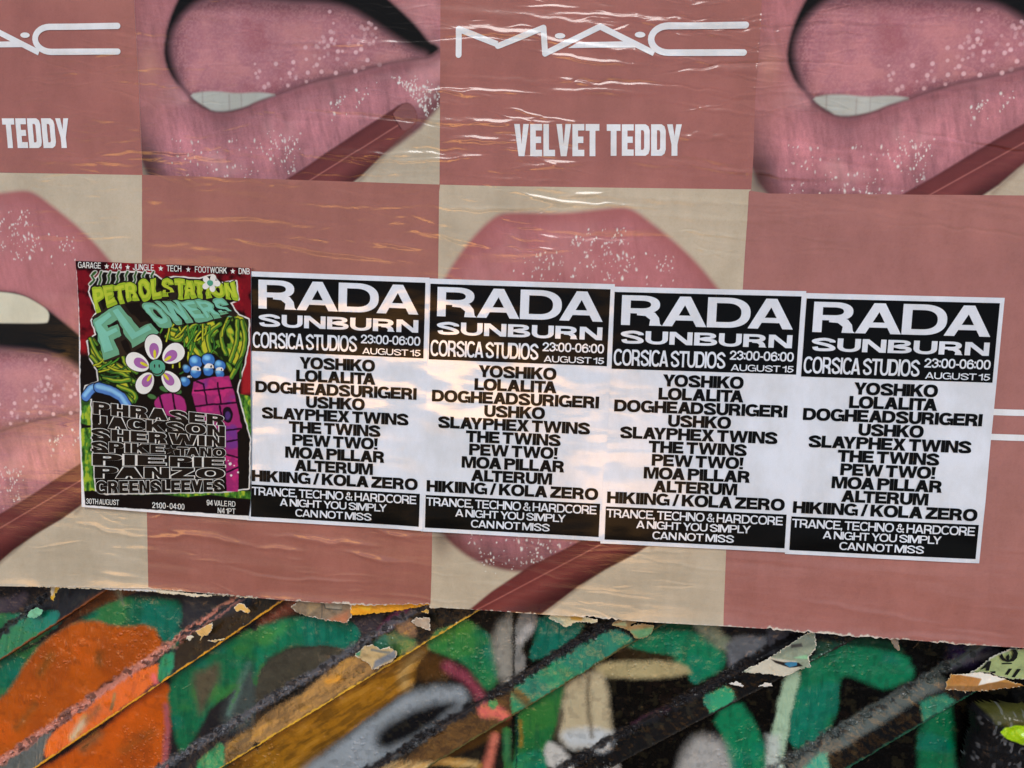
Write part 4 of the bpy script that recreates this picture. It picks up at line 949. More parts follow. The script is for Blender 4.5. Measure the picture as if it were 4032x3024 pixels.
# ------------------------------------------------------------------ the four black-and-white gig posters
BW, BH = 0.402, 0.402*1.39827        # printed block
POSES = [(-.62107, .00556, -.00707), (-.20648, .00197, -.00239), (.20706, -.00278, .00477), (.6205, -.00476, .00468)]
DP = [.0086, .0078, .0070, .0062]    # the left ones lap over the right ones
def to_poster(P, k=3):
    cx, cz, a = POSES[k]; q = np.atleast_2d(P)-np.array([cx, cz]); c_, s_ = math.cos(a), math.sin(a)
    return np.stack([q[:, 0]*c_+q[:, 1]*s_, -q[:, 0]*s_+q[:, 1]*c_], -1)
def p4(j, x, y): return to_poster(C(3, j, [(x, y)], DP[3]))[0]
HB = (p4(1, 282, 1595)[1]+p4(1, 1940, 1647)[1])/2
FT = (p4(2, 195, 1143)[1]+p4(2, 1807, 1218)[1])/2
def line_box(j, TL, BL, BR):
    tl, bl, br = p4(j, *TL), p4(j, *BL), p4(j, *BR)
    zb = (bl[1]+br[1])/2; ht = tl[1]-bl[1]
    return (min(bl[0], tl[0]) if True else 0, br[0], zb, zb+ht)
LINES = [('headline', 'RADA', 1, (397, 950), (382, 1211), (1916, 1250), 1, (.215, .185, .05, .2)),
 ('event_title', 'SUNBURN', 1, (380, 1262), (370, 1374), (1903, 1412), 1, (.235, .215, .07, .2)),
 ('venue_line', 'CORSICA STUDIOS', 1, (312, 1424), (306, 1565), (1302, 1592), 1, (.225, .15, .01, .24)),
 ('time_line', '23:00-06:00', 1, (1352, 1437), (1350, 1517), (1915, 1532), 1, (.20, .16, .04, .1)),
 ('date_line', 'AUGUST 15', 1, (1362, 1556), (1352, 1612), (1912, 1629), 1, (.165, .15, .06, .2))]
NAMES = [('YOSHIKO', (745, -3), (738, 93), (1462, 111)), ('LOLALITA', (705, 101), (700, 206), (1458, 231)), ('DOGHEADSURIGERI', (305, 207), (298, 312), (1846, 364)),
 ('USHKO', (785, 340), (782, 440), (1340, 460)), ('SLAYPHEX TWINS', (352, 447), (347, 546), (1753, 597)), ('THE TWINS', (604, 567), (600, 672), (1476, 702)),
 ('PEW TWO!', (632, 690), (622, 787), (1442, 817)), ('MOA PILLAR', (557, 800), (547, 902), (1500, 936)), ('ALTERUM', (640, 918), (630, 1018), (1380, 1048)),
 ('HIKIING / KOLA ZERO', (220, 1012), (213, 1114), (1802, 1184))]
for t, TL, BL_, BR in NAMES: LINES.append(('act_name', t, 2, TL, BL_, BR, 0, (.295, .235, .02, .2)))
for t, TL, BL_, BR in (('TRANCE, TECHNO & HARDCORE', (210, 1166), (210, 1240), (1782, 1308)), ('A NIGHT YOU SIMPLY', (478, 1266), (470, 1332), (1492, 1384)), ('CAN NOT MISS', (616, 1370), (612, 1436), (1340, 1457))):
    LINES.append(('slogan_line', t, 2, TL, BL_, BR, 1, (.19, .155, .03, .24)))
GIG = ['RADA SUNBURN gig poster touching the green flowers poster',
       'RADA SUNBURN gig poster second from the flowers poster, under the left of the cream lips',
       'RADA SUNBURN gig poster third from the flowers poster, under the right of the cream lips',
       'RADA SUNBURN gig poster farthest from the flowers poster, beside two white bars']
NB = [line_box(2, *NAMES[q][1:])[2] for q in (0, 9)]
def make_gig(k):
    def poster_relief(x, z):
        e = np.clip((np.abs(x)-.14)/.07, 0, 1)**2
        c = np.clip((np.abs(x)-.15)/.06, 0, 1)*np.clip((np.abs(z)-.22)/.07, 0, 1)
        return .0014*fbm(x*4+3, z*7, 2, 120+7*k)+.0008*e*fbm(z*9, np.sign(x)*3+k, 2, 121+k)+(.0030)*c*(.5+vnoise(np.sign(x)*1.7+k, np.sign(z)*1.3+.4, 9+k))
    root = empty('gig_poster', *POSES[k][:2], DP[k], POSES[k][2])
    x0, x1, z0, z1 = -BW/2-.009, BW/2+.009, -BH/2-.0095, BH/2+.0115
    tl, tr, br, bl = (x0, z1), (x1, z1), (x1, z0), (x0, z0)
    o = sheet('paper_sheet', *[np.array(p, float) for p in ([tl, tr], [tr, br], [bl, br], [tl, bl])], .004, 0, M_POST, lambda x, z: None, poster_relief); place(o, parent=root)
    for name, za, zb in (('header_panel', BH/2, HB), ('footer_panel', FT, -BH/2)):
        X = np.linspace(-BW/2, BW/2, 100); Zs = np.linspace(za, zb, max(4, int(abs(za-zb)/.004)))
        g = np.array(np.meshgrid(X, Zs)); x, z = g[0].ravel(), g[1].ravel()
        V = np.stack([x, -(.0007+poster_relief(x, z)), z], -1)
        place(mesh_from(name, V, grid_faces(100, len(Zs)), M_BLACK), parent=root)
    for nm, t, j, TL, BL_, BR, white, wt in LINES:
        xa, xb, za, zb = line_box(j, TL, BL_, BR)
        if nm == 'act_name':                                # ten evenly set lines, almost touching
            k_ = [q[0] for q in NAMES].index(t); za = NB[0]+(NB[1]-NB[0])*k_/9; zb = za+abs(NB[1]-NB[0])/9*.89
        wp = quad_warp((xa, zb), (xb, zb), (xb, za), (xa, za))
        o = text_mesh(nm, t, wp, .0018 if white else .0012, M_POST if white else M_BLACK, *wt, relief=poster_relief)
        place(o, parent=root)
    tag(root, GIG[k], 'gig poster', 'black and white gig posters pasted side by side')
for k in range(4): make_gig(k)

# ------------------------------------------------------------------ the green flowers poster
DF = .0122
def fa(*p): return C(0, 1, p, DF)
def fb(*p): return C(0, 2, p, DF)
PT, PR, PB, PL = fa((652, 595), (1400, 625), (2168, 657)), mv(fa((2168, 657), (2171, 1000), (2166, 1659)), fb((2171, 500), (2166, 1000), (2146, 1176))), fb((705, 1062), (1400, 1117), (2146, 1176)), \
    mv(fa((652, 595), (668, 800), (680, 1050), (684, 1300), (684, 1659)), fb((690, 200), (685, 420), (700, 700), (705, 1062)))
FC = (PT.mean(0)+PB.mean(0))/2
def f_relief(x, z): return .0006*fbm(x*5, z*8, 2, 130)
LIME, TEAL, DGRN, MAG, BLU = (140, 172, 38), (92, 160, 142), (26, 66, 30), (146, 34, 104), (66, 128, 190)
def swirl(cv, P, r, seed=0):
    """a fat tentacle: dark outline, green flesh, yellow ridge"""
    P = smooth_pts(P, 2, False); cv.line(P, r*S*1.3, (12, 14, 10), .0012); cv.line(P, r*S*.86, (62, 120, 36), .0016); cv.line(P+np.array([-.0018, .0014]), r*S*.22, (178, 184, 44), .0022)
PETALS = [((1330, 1340), 84, 118, 0), ((1500, 1398), 88, 118, -.95), ((1192, 1472), 84, 118, 1.15), ((1258, 1650), 80, 112, 2.55), ((1478, 1635), 80, 112, -2.45)]
def paint_flowers(x, z):
    w = .0012
    cv = Canvas(x+w*fbm(x*90, z*90, 2, 140), z+w*fbm(x*90, z*90, 2, 143), (112, 12, 28)); idx = np.arange(len(x)); A = lambda *p: fa(*p); Bf = lambda *p: fb(*p)
    n = fbm(x*26, z*26, 4, 150)
    cv.mix(idx, sm(.05, .45, n), (34, 8, 14)); cv.mix(idx, .6*sm(.2, .5, -n), (160, 14, 30))
    cv.poly(mv(A((640, 1380), (2200, 1500)), Bf((2200, 1200), (640, 1200))), (20, 16, 17), .012)
    cv.poly(mv(A((2090, 1380), (2180, 1380)), Bf((2180, 80), (2090, 90))), (150, 20, 34), .006)
    grass = lambda P: cv.poly(P, (66, 130, 40), .002)
    grass(Bf((690, 390), (800, 370), (830, 920), (715, 940))); grass(Bf((2075, 90), (2180, 110), (2180, 480), (2130, 440))); grass(Bf((700, 130), (790, 150), (810, 360), (700, 340)))
    grass(Bf((715, 880), (2180, 930), (2180, 995), (2000, 980), (1820, 955), (1600, 975), (1400, 950), (1150, 955), (900, 920), (720, 925)))
    grass(Bf((1000, 260), (1250, 280), (1380, 700), (1320, 930), (860, 930), (820, 500)))
    gi = np.where((cv.c[:, 1] > .12) & (cv.c[:, 0] < .12))[0]; gn = fbm(x[gi]*120, z[gi]*60, 3, 152)
    cv.mix(gi, sm(0, .4, gn), (150, 176, 44)); cv.mix(gi, sm(0, .4, -gn)*.8, (16, 44, 18))
    # white contour round the artwork, then the dark mass it encloses
    BLOB = mv(A((790, 800), (880, 690), (1000, 700), (1200, 690), (1350, 720), (1400, 760), (1500, 735), (1720, 750), (1840, 715), (1900, 790), (2040, 770), (2060, 930), (1990, 960), (2060, 1060), (2150, 1100), (2150, 1300), (2110, 1500), (2060, 1659)), Bf((2050, 60), (2160, 480), (2150, 900), (1960, 930), (830, 950), (800, 480), (790, 130), (720, 130), (740, 20)),
              A((850, 1640), (840, 1540), (780, 1440), (755, 1290), (830, 1230), (790, 1110), (840, 1040), (770, 860)))
    i, d = cv.poly(BLOB, (20, 17, 16), .0012)
    if d is not None: cv.mix(i, sm(.0022, .0008, np.abs(d-.0012)), (214, 216, 214))
    for M_ in (A((1430, 1190), (1600, 1170), (1800, 1120), (1960, 1070), (2090, 1060), (2145, 1130), (2135, 1330), (2080, 1500), (2010, 1600), (1940, 1480), (1880, 1400), (1800, 1390), (1720, 1440), (1640, 1390), (1600, 1290), (1480, 1290)),
               A((765, 1270), (800, 1240), (860, 1330), (900, 1440), (1080, 1500), (1170, 1600), (1190, 1659), (860, 1659), (850, 1540), (790, 1440)), Bf((850, -20), (1190, -20), (1195, 110), (1160, 160), (1080, 130), (960, 60))):
        i, d = cv.poly(smooth_pts(M_, 1), (84, 136, 34), .0012)
        if d is not None and len(i):
            tn = fbm(x[i]*52+z[i]*26, z[i]*22-x[i]*10, 3, 155); ins = 1-sm(-.001, .001, d)
            cv.mix(i, ins*sm(.02, .16, tn), (20, 34, 14)); cv.mix(i, ins*sm(.06, .26, -tn)*.9, (186, 184, 44)); cv.mix(i, ins*sm(-.004, -.001, d)*.9, (14, 22, 10))
    for P in (A((2090, 1120), (2130, 1280), (2080, 1450), (2000, 1600)), A((2050, 1110), (2050, 1300), (1990, 1460)), A((1980, 1090), (1900, 1240), (1950, 1400)), A((1900, 1140), (1780, 1230), (1820, 1380)), A((1800, 1170), (1660, 1230), (1640, 1370), (1700, 1440)),
              A((1480, 1180), (1600, 1220), (1700, 1130), (1760, 1150)), A((1440, 1250), (1540, 1290), (1600, 1230)), A((780, 1270), (830, 1390), (900, 1480), (1040, 1540)), A((790, 1420), (900, 1540), (1060, 1560), (1160, 1640)), A((900, 1600), (1000, 1640), (1120, 1620)),
              Bf((1020, 20), (1130, 60), (1180, 110), (1160, 150)), Bf((880, 0), (960, 30), (1080, 90), (1140, 150)), A((1060, 1420), (1090, 1500), (1180, 1560))): swirl(cv, P, 21)
    rg = random.Random(31)
    for (cx, cy, w_, h_, n_) in ((1800, 1330, 310, 220, 20), (960, 1530, 170, 110, 8), (1560, 1230, 240, 50, 14)):
        for _ in range(n_):
            px_, py_ = cx+rg.uniform(-w_, w_), cy+rg.uniform(-h_, h_); a_ = rg.uniform(.5, 1.5) if cx > 1500 else rg.uniform(-.6, .6); l_ = rg.uniform(40, 110)
            P = A((px_-l_*math.cos(a_), py_+l_*math.sin(a_)), (px_+rg.uniform(-25, 25), py_), (px_+l_*math.cos(a_+.4), py_-l_*math.sin(a_+.4)))
            P = smooth_pts(P, 2, False); cv.line(P, 12*S, (10, 16, 8), .001); cv.line(P, 6.5*S, rg.choice(((70, 140, 40), (170, 180, 40), (38, 96, 40))), .0008)
    for xx in range(800, 1380, 74):                          # little flames along the top of the title
        o_ = (xx*37) % 23-11
        P = A((xx-20, 800), (xx+6+o_, 760), (xx-10, 725), (xx+14+o_, 690)); cv.line(P, 17*S, (208, 214, 208), .001); cv.line(P, 11*S, (40, 84, 34), .001)
    # blue claw on the left, blue knuckles with heavy-lidded eyes on the right
    for P, r in ((Bf((740, 110), (790, 40), (860, 20)), 40), (Bf((850, 30), (960, 60), (1050, 110), (1100, 190)), 44)):
        cv.line(P, r*1.25*S, (14, 20, 34), .001); cv.line(P, r*S, (72, 122, 190), .001); cv.line(P+np.array([-.002, .003]), r*.4*S, (128, 186, 226), .003)
    for p, r in (((1690, 1470), 62), ((1690, 1560), 50), ((1800, 1450), 60), ((1800, 1545), 48), ((1900, 1500), 52), ((1900, 1570), 40), ((1615, 1530), 34), ((1600, 1640), 44)):
        cv.ell(A(p)[0], r*1.2*S, r*1.16*S, (12, 18, 34), .001); cv.ell(A(p)[0], r*S, r*.96*S, (44, 108, 182), .0012); cv.ell(A((p[0]-14, p[1]-18))[0], r*.5*S, r*.4*S, (120, 190, 232), .004)
    for p, r in (((1692, 1538), 40), ((1806, 1518), 42), ((1898, 1540), 32), ((1636, 1600), 20)):
        Q = A(*[(p[0]+r*math.cos(a), p[1]-r*.85*math.sin(a)) for a in np.linspace(-.1, math.pi+.1, 14)])
        cv.poly(Q, (222, 224, 220), .0008); cv.ell(A((p[0]+r*.45, p[1]-r*.25))[0], r*.22*S, r*.3*S, (16, 14, 16), .0006)
    # purple tower of boxes with a loudspeaker, and a ribbed drum on legs
    TW = mv(A((1670, 1640), (1830, 1600), (1980, 1590)), Bf((2020, 60), (2090, 380), (2050, 420), (2060, 930), (1960, 930), (1940, 500), (1700, 240), (1660, 90)))
    i, d = cv.poly(TW, MAG, .0012)
    if d is not None:
        s_ = sm(.2, .6, fbm(x[i]*30, z[i]*30, 3, 160)); ins = 1-sm(-.001, .001, d); cv.mix(i, ins*s_*.7, (84, 50, 140)); cv.mix(i, ins*sm(.1, .5, fbm(x[i]*50, z[i]*50, 3, 162))*.6, (200, 40, 120))
    for P in (Bf((1680, 60), (2010, 30)), Bf((1690, 190), (2050, 160)), Bf((1760, 10), (1790, 180)), Bf((1880, -10), (1910, 170)), Bf((1900, 190), (1920, 340)), Bf((1950, 400), (2080, 385)), Bf((1960, 500), (2060, 480)), Bf((1960, 610), (2060, 640)), Bf((1960, 760), (2060, 720)), A((1700, 1640), (1760, 1659))):
        cv.line(P, 9*S, (34, 10, 36), .001)
    cv.ell(Bf((1968, 265))[0], 52*S, 78*S, (24, 16, 28), .001); cv.ell(Bf((1968, 275))[0], 26*S, 38*S, (70, 44, 110), .002)
    for (a, b, c_, d_) in ((1990, 690, 16, 0), (2055, 765, 9, 0), (1998, 790, 10, 0), (1975, 660, 5, 0), (2025, 705, 6, 0)): cv.ell(Bf((a, b))[0], c_*S, c_*S, (226, 226, 224), .0006)
    cv.poly(smooth_pts(Bf((1320, 180), (1370, 100), (1480, 75), (1590, 110), (1620, 240), (1560, 300), (1400, 260)), 2), (158, 36, 116), .0015)
    for P in (Bf((1380, 100), (1420, 260)), Bf((1490, 80), (1520, 280))): cv.line(P, 10*S, (28, 10, 30), .001)
    for p in ((1312, 110), (1415, 45), (1530, 60)): cv.ell(Bf(p)[0], 44*S, 22*S, (60, 112, 62), .001, rot=-.3)
    # footer
    cv.poly(Bf((690, 975), (1000, 985), (1150, 1000), (1600, 1010), (2000, 1015), (2180, 1010), (2180, 1200), (690, 1100)), (20, 15, 15), .001)
    cv.poly(Bf((690, 925), (800, 920), (1000, 990), (690, 990)), (20, 15, 15), .001)
    # unprinted paper edge
    for P in (Bf((690, 1046), (2200, 1144), (2200, 1220), (690, 1100)), mv(A((640, 590), (664, 700), (684, 1050), (694, 1300), (694, 1659)), Bf((702, 200), (698, 420), (713, 700), (734, 1050), (690, 1080), (600, 500)), A((600, 1500), (600, 700)))):
        cv.poly(P, (226, 228, 230), .0008)
    return cv.c
froot = empty('flowers_poster', FC[0], FC[1], DF)
tag(froot, 'red and black gig poster with green bubble letters and a smiling white flower', 'gig poster')
L0 = (FC[0], FC[1])
o = sheet('paper_sheet', PT, PR, PB, PL, .0010, 0, M_PETROL, paint_flowers, f_relief, origin=L0, edge=(225, 228, 230)); place(o, parent=froot)
def on_poster(o):
    for v in o.data.vertices: v.co.x -= FC[0]; v.co.z -= FC[1]
    place(o, parent=froot); return o
def band_warp(top, bot):
    T, Bt = resample(smooth_pts(top, 2, False), 80), resample(smooth_pts(bot, 2, False), 80); t = np.linspace(0, 1, 80)
    def f(u, v):
        a = np.stack([np.interp(u, t, T[:, 0]), np.interp(u, t, T[:, 1])], -1); b = np.stack([np.interp(u, t, Bt[:, 0]), np.interp(u, t, Bt[:, 1])], -1)
        return b*(1-v)[:, None]+a*v[:, None]
    return f
K_W, K_B = ink('white_poster_ink', (218, 222, 220)), ink('black_outline_ink', (16, 14, 13))
K_LIME2, K_TEAL2 = ink('pale_lime_ink', (172, 192, 52)), ink('pale_teal_ink', (112, 184, 164))
K_LIME, K_TEAL, K_SEA, K_PUR, K_YEL, K_TXT = ink('lime_ink', LIME), ink('teal_ink', (96, 158, 128)), ink('sea_green_ink', (70, 152, 128)), ink('purple_ink', (150, 92, 158)), ink('yellow_ink', (196, 190, 40)), ink('near_black_ink', (7, 5, 5), .4)
def title(name, text, top, bot, mat, W=.42, H=.33, gap=.0):
    bw = band_warp(top, bot)
    def wp(u, v):
        P = bw(u, v); return P+np.stack([.0042*fbm(P[:, 0]*70, P[:, 1]*70, 2, 171), .0050*fbm(P[:, 0]*55, P[:, 1]*55, 2, 173)], -1)
    on_poster(text_mesh(name, text, wp, .0006, K_B, W, H, gap, relief=f_relief, grow=.13))
    on_poster(text_mesh(name, text, wp, .0010, mat, W, H, gap, relief=f_relief))
    on_poster(text_mesh(name, text, lambda u, v: wp(u-.004, v*.9+.09), .0015, K_LIME2 if mat is K_LIME else K_TEAL2, W, H, gap, relief=f_relief, grow=-.15))
title('title_lettering', 'PETROL', fa((785, 835), (1000, 790), (1200, 770), (1390, 745)), fa((838, 1045), (1000, 975), (1200, 940), (1400, 912)), K_LIME)
title('title_lettering', 'STATION', fa((1395, 745), (1600, 752), (1840, 770), (2040, 775)), fa((1400, 915), (1600, 915), (1840, 925), (2062, 935)), K_LIME)
title('title_lettering', 'FL', fa((800, 1100), (960, 1000), (1110, 962)), fa((905, 1450), (1080, 1390), (1380, 1205)), K_TEAL, .44, .30)
title('title_lettering', 'OWERS', fa((1190, 950), (1400, 935), (1700, 930), (1960, 925)), fa((1390, 1190), (1500, 1155), (1760, 1110), (2045, 1070)), K_TEAL)
def disc(name, c, rx, rz, d, mat, rot=0, wob=0):
    c = np.asarray(c).ravel(); P = []
    for t in np.linspace(0, 2*math.pi, 29)[:-1]:
        r = 1+wob*math.sin(2*t+1.3); u, v = rx*r*math.cos(t)*(1+.14*math.sin(t)), rz*r*math.sin(t)
        P.append((c[0]+u*math.cos(rot)-v*math.sin(rot)-FC[0], c[1]+u*math.sin(rot)+v*math.cos(rot)-FC[1]))
    o = flat(name, P, d, mat)
    co = np.array([v.co[:] for v in o.data.vertices]); h = f_relief(co[:, 0]+FC[0], co[:, 2]+FC[1])
    for v, hh in zip(o.data.vertices, h): v.co.y -= hh
    return o
for (p, rx, rz, rot) in PETALS:
    pc = fa(p)[0]
    pe = place(disc('petal', pc, rx*S*1.09, rz*S*1.08, .0013, K_B, rot), parent=froot)
    place(disc('petal_face', pc, rx*S, rz*S, .0016, K_W, rot), parent=pe)
    inn = pc+(fa((1365, 1520))[0]-pc)*.16
    place(disc('petal_core', inn, rx*.55*S, rz*.60*S, .0019, K_PUR, rot), parent=pe)
    place(disc('petal_stamen', pc+(fa((1365, 1520))[0]-pc)*.34, rx*.17*S, rz*.36*S, .0022, K_YEL, rot), parent=pe)
fc = fa((1365, 1520))[0]
eye = place(disc('flower_face', fc, 84*S, 84*S, .0025, K_B), parent=froot)
place(disc('face_disc', fc, 75*S, 76*S, .0028, K_SEA), parent=eye)
for dx in (-20, 20): place(disc('eye', fa((1362+dx, 1503))[0], 7*S, 18*S, .0031, K_B), parent=eye)
sm_ = ribbon(fa(*[(1364+52*math.cos(a), 1532+42*math.sin(a)) for a in np.linspace(.15, math.pi-.15, 12)]), 10*S)
place(flat('smile', [(p[0]-FC[0], p[1]-FC[1]) for p in sm_], .0036, K_B), parent=eye)
for k in range(5):
    a = 1.2+k*1.256; place(disc('small_petal', fa((1826+48*math.cos(a), 788-42*math.sin(a)))[0], 27*S, 38*S, .0017+k*.0001, K_W, a-1.57), parent=froot)
place(disc('small_flower_centre', fa((1820, 788))[0], 29*S, 27*S, .0025, K_SEA), parent=froot)
def acts(text, TL, TR, BR, BL_, W=.33, H=.23, gap=.08):
    wp = quad_warp(*[fb(p)[0] for p in (TL, TR, BR, BL_)])
    on_poster(text_mesh('act_name_outline', text, lambda u, v: wp(u*.985+.0075, v*.90+.05), .0010, K_W, W, H, gap, .12, relief=f_relief, grow=.07))
    on_poster(text_mesh('act_name', text, lambda u, v: wp(u*.985+.0075, v*.90+.05), .0016, K_TXT, W, H, gap, .12, relief=f_relief))
acts('PHRASER', (800, 145), (1955, 268), (1955, 365), (800, 262)); acts('JACKSON', (795, 262), (1955, 360), (1955, 458), (795, 376)); acts('SHERWIN', (785, 374), (1955, 452), (1955, 548), (785, 486))
acts('SPIKE', (788, 486), (1432, 524), (1432, 606), (788, 590)); acts('*', (1428, 524), (1530, 528), (1530, 612), (1428, 606)); acts('TANO', (1530, 540), (1955, 552), (1955, 636), (1530, 622))
acts('PIE', (800, 592), (1440, 615), (1440, 708), (800, 706)); acts('PIE', (1466, 618), (1952, 632), (1952, 726), (1466, 716)); acts('PANZO', (812, 706), (1950, 724), (1950, 822), (812, 818)); acts('GREENSLEEVES', (822, 832), (1950, 818), (1950, 936), (826, 952))
def small(name, text, TL, TR, BR, BL_): on_poster(text_mesh(name, text, quad_warp(*[q for q in (TL, TR, BR, BL_)]), .0008, K_W, .19, .13, .12, .22, relief=f_relief))
for t, a, b in (('GARAGE', 676, 874), ('*', 903, 945), ('4X4', 962, 1055), ('*', 1085, 1127), ('JUNGLE', 1150, 1332), ('*', 1370, 1412), ('TECH', 1442, 1568), ('*', 1608, 1650), ('FOOTWORK', 1686, 1962), ('*', 1992, 2034), ('DNB', 2064, 2160)):
    yb = lambda xx: 655+(xx-676)*.0385
    s_ = 46 if t == '*' else 52
    small('genre_star' if t == '*' else 'genre_word', t, fa((a, yb(a)-s_))[0], fa((b, yb(b)-s_))[0], fa((b, yb(b)))[0], fa((a, yb(a)))[0])
small('date_line', '30TH AUGUST', fb((747, 988))[0], fb((1030, 1000))[0], fb((1030, 1047))[0], fb((747, 1034))[0])
small('time_line', '21:00 - 04:00', fb((1317, 1020))[0], fb((1595, 1036))[0], fb((1595, 1085))[0], fb((1317, 1070))[0])
small('address_line', '94 VALE RD', fb((1787, 1000))[0], fb((2035, 1014))[0], fb((2035, 1060))[0], fb((1787, 1048))[0])
small('address_line', 'N4 1PT', fb((1882, 1068))[0], fb((2035, 1076))[0], fb((2035, 1124))[0], fb((1882, 1116))[0])

# ------------------------------------------------------------------ torn scraps left on the painted wall
def scrap(name, i, pts, label, col, d=-.012, extra=(), tear=(228, 222, 206), curl=.004, seed=0, grp=None, cat='paper scrap', tearw=.0022):
    P = C(i, 3, pts, d); r = random.Random(seed+17); Q = []
    for k in range(len(P)):                                   # ragged outline
        a, b = P[k], P[(k+1) % len(P)]; n = max(1, int(np.linalg.norm(b-a)/.003))
        nn = np.array([-(b-a)[1], (b-a)[0]])/(np.linalg.norm(b-a)+1e-9)
        for t in range(n): Q.append(a+(b-a)*t/n+nn*r.gauss(0, .0010)*(t > 0))
    Q = np.array(Q); lo, hi = Q.min(0), Q.max(0); st = .0012
    nx, nz = int((hi[0]-lo[0])/st)+3, int((hi[1]-lo[1])/st)+3
    X, Zg = np.meshgrid(lo[0]-st+np.arange(nx)*st, hi[1]+st-np.arange(nz)*st); x, z = X.ravel(), Zg.ravel()
    sd_ = sdf_poly(Q, x, z); F = grid_faces(nx, nz)
    keep = (sd_[F] < .0004).all(1); F = F[keep]; used = np.unique(F); mp_ = np.full(len(x), -1); mp_[used] = np.arange(len(used))
    x, z, sd_ = x[used], z[used], sd_[used]; F = mp_[F]
    cv = Canvas(x, z, col); idx = np.arange(len(x))
    cv.mix(idx, .35*sm(0, .5, fbm(x*70, z*70, 3, seed)), tuple(np.array(col)*.7))
    for it in extra:
        PP = C(i, 3, it[1], d)
        if it[0] == 'p': cv.poly(PP, it[2], it[3]*S)
        else: cv.line(PP, it[4]*S, it[2], it[3]*S)
    cv.mix(idx, sm(-tearw*.8, -tearw*.2, sd_+.0022*fbm(x*160, z*160, 2, seed+3))*.8, tear)
    g = (z-lo[1])/(hi[1]-lo[1]+1e-9)
    h = .0022*fbm(x*45, z*45, 3, seed+5)+1.5*curl*(1-g)**2*(.5+.6*fbm(x*16, z*0, 2, seed+9))
    V = np.stack([x, -(d+h), z], -1); n0 = len(V); V2 = V.copy(); V2[:, 1] += .0006
    bm_e = {}
    for f in F:
        for a, b in zip(f, np.roll(f, -1)): bm_e[(a, b)] = bm_e.get((a, b), 0)+1
    rim = [(a, b, n0+b, n0+a) for (a, b) in bm_e if (b, a) not in bm_e]
    Fa = np.vstack([F, F[:, ::-1]+n0, np.array([(a_[1], a_[0], a_[3], a_[2]) for a_ in rim])])
    ca = np.vstack([cv.c, np.tile(lin(tear), (n0, 1))])
    o = mesh_from(name, np.vstack([V, V2]), Fa, M_SCRAP, ca, origin=(P[0][0], -d, P[0][1])); place(o, P[0][0], P[0][1], d)
    tag(o, label, cat, grp); return o
GP = 'torn paper scraps on the painted wall'
scrap('paper_scrap', 1, [(300, 268), (380, 200), (820, 236), (832, 340), (792, 402), (720, 392), (560, 366), (440, 346), (350, 308)], 'torn grey and tan photo scrap hanging under the plain mauve sheet, beside the yellow strip', (128, 112, 90), extra=(('p', [(800, 300), (620, 380), (800, 420)], (176, 110, 74), 40), ('l', [(570, 230), (572, 370)], (84, 78, 68), 5, 5), ('p', [(585, 236), (600, 280), (740, 290), (745, 246)], (150, 142, 124), 6), ('l', [(585, 236), (600, 282), (740, 292)], (66, 62, 54), 5, 5), ('p', [(450, 225), (560, 238), (560, 260), (445, 340)], (150, 130, 96), 20)), grp=GP, seed=1)
scrap('paper_strip', 1, [(800, 244), (1500, 236), (1500, 250), (1250, 300), (1000, 326), (826, 340)], 'bright yellow torn strip of paper under the seam of the mauve sheet', (232, 160, 8), extra=(('p', [(880, 270), (1000, 262), (980, 300)], (244, 196, 40), 14),), tear=(226, 176, 60), grp=GP, seed=2, tearw=.001)
scrap('paper_scrap', 1, [(1336, 392), (1380, 358), (1500, 362), (1510, 466), (1430, 440), (1390, 428)], 'small pale pink grey scrap of paper below the right end of the yellow strip', (178, 160, 138), grp=GP, seed=3)
scrap('paper_scrap', 1, [(1424, 312), (1462, 288), (1494, 296), (1494, 322)], 'tiny yellow corner of paper just above the pale pink grey scrap', (206, 160, 60), grp=GP, seed=4, tearw=.0008)
scrap('paper_scrap', 1, [(850, 690), (940, 600), (1000, 592), (1075, 632), (1140, 612), (1222, 660), (1212, 690), (1180, 735), (1010, 806), (980, 760)], 'cream and grey paint smeared paper patch over the ochre batten', (196, 172, 122), extra=(('p', [(1030, 730), (1200, 640), (1212, 700), (1010, 800)], (116, 124, 132), 14), ('p', [(840, 690), (910, 620), (900, 690)], (60, 140, 104), 14), ('l', [(1000, 640), (1150, 660)], (118, 122, 112), 10, 12)), grp=GP, seed=5)
scrap('paper_flake', 0, [(1680, 478), (1760, 440), (1832, 398), (1842, 450), (1800, 512), (1760, 520), (1728, 566), (1736, 520)], 'cream flake of torn paper on the black batten between orange and green paint', (216, 176, 104), d=-.022, curl=.002, grp=GP, seed=6)
scrap('paper_flake', 0, [(1595, 545), (1640, 514), (1682, 526), (1640, 560)], 'small white flake of paper below left of the larger cream flake', (214, 206, 178), d=-.022, curl=.002, grp=GP, seed=7)
scrap('paper_flake', 0, [(1790, 560), (1900, 548), (1942, 540), (1936, 556), (1830, 572)], 'thin cream sliver of paper below right of the larger cream flake', (214, 184, 120), d=-.022, curl=.002, grp=GP, seed=8, tearw=.0008)
scrap('paper_flake', 0, [(2020, 268), (2070, 236), (2110, 240), (2168, 302), (2148, 322), (2090, 296), (2040, 300)], 'curled cream flake of paper high on the black batten under the mauve sheet', (222, 178, 92), d=-.020, curl=.004, grp=GP, seed=9)
scrap('paint_flake', 0, [(232, 350), (262, 300), (312, 274), (372, 298), (360, 330), (296, 368)], 'mint green paint flake on the upper left green batten', (112, 190, 150), d=-.024, curl=.002, tear=(140, 204, 170), grp=GP, seed=10, cat='paint flake')
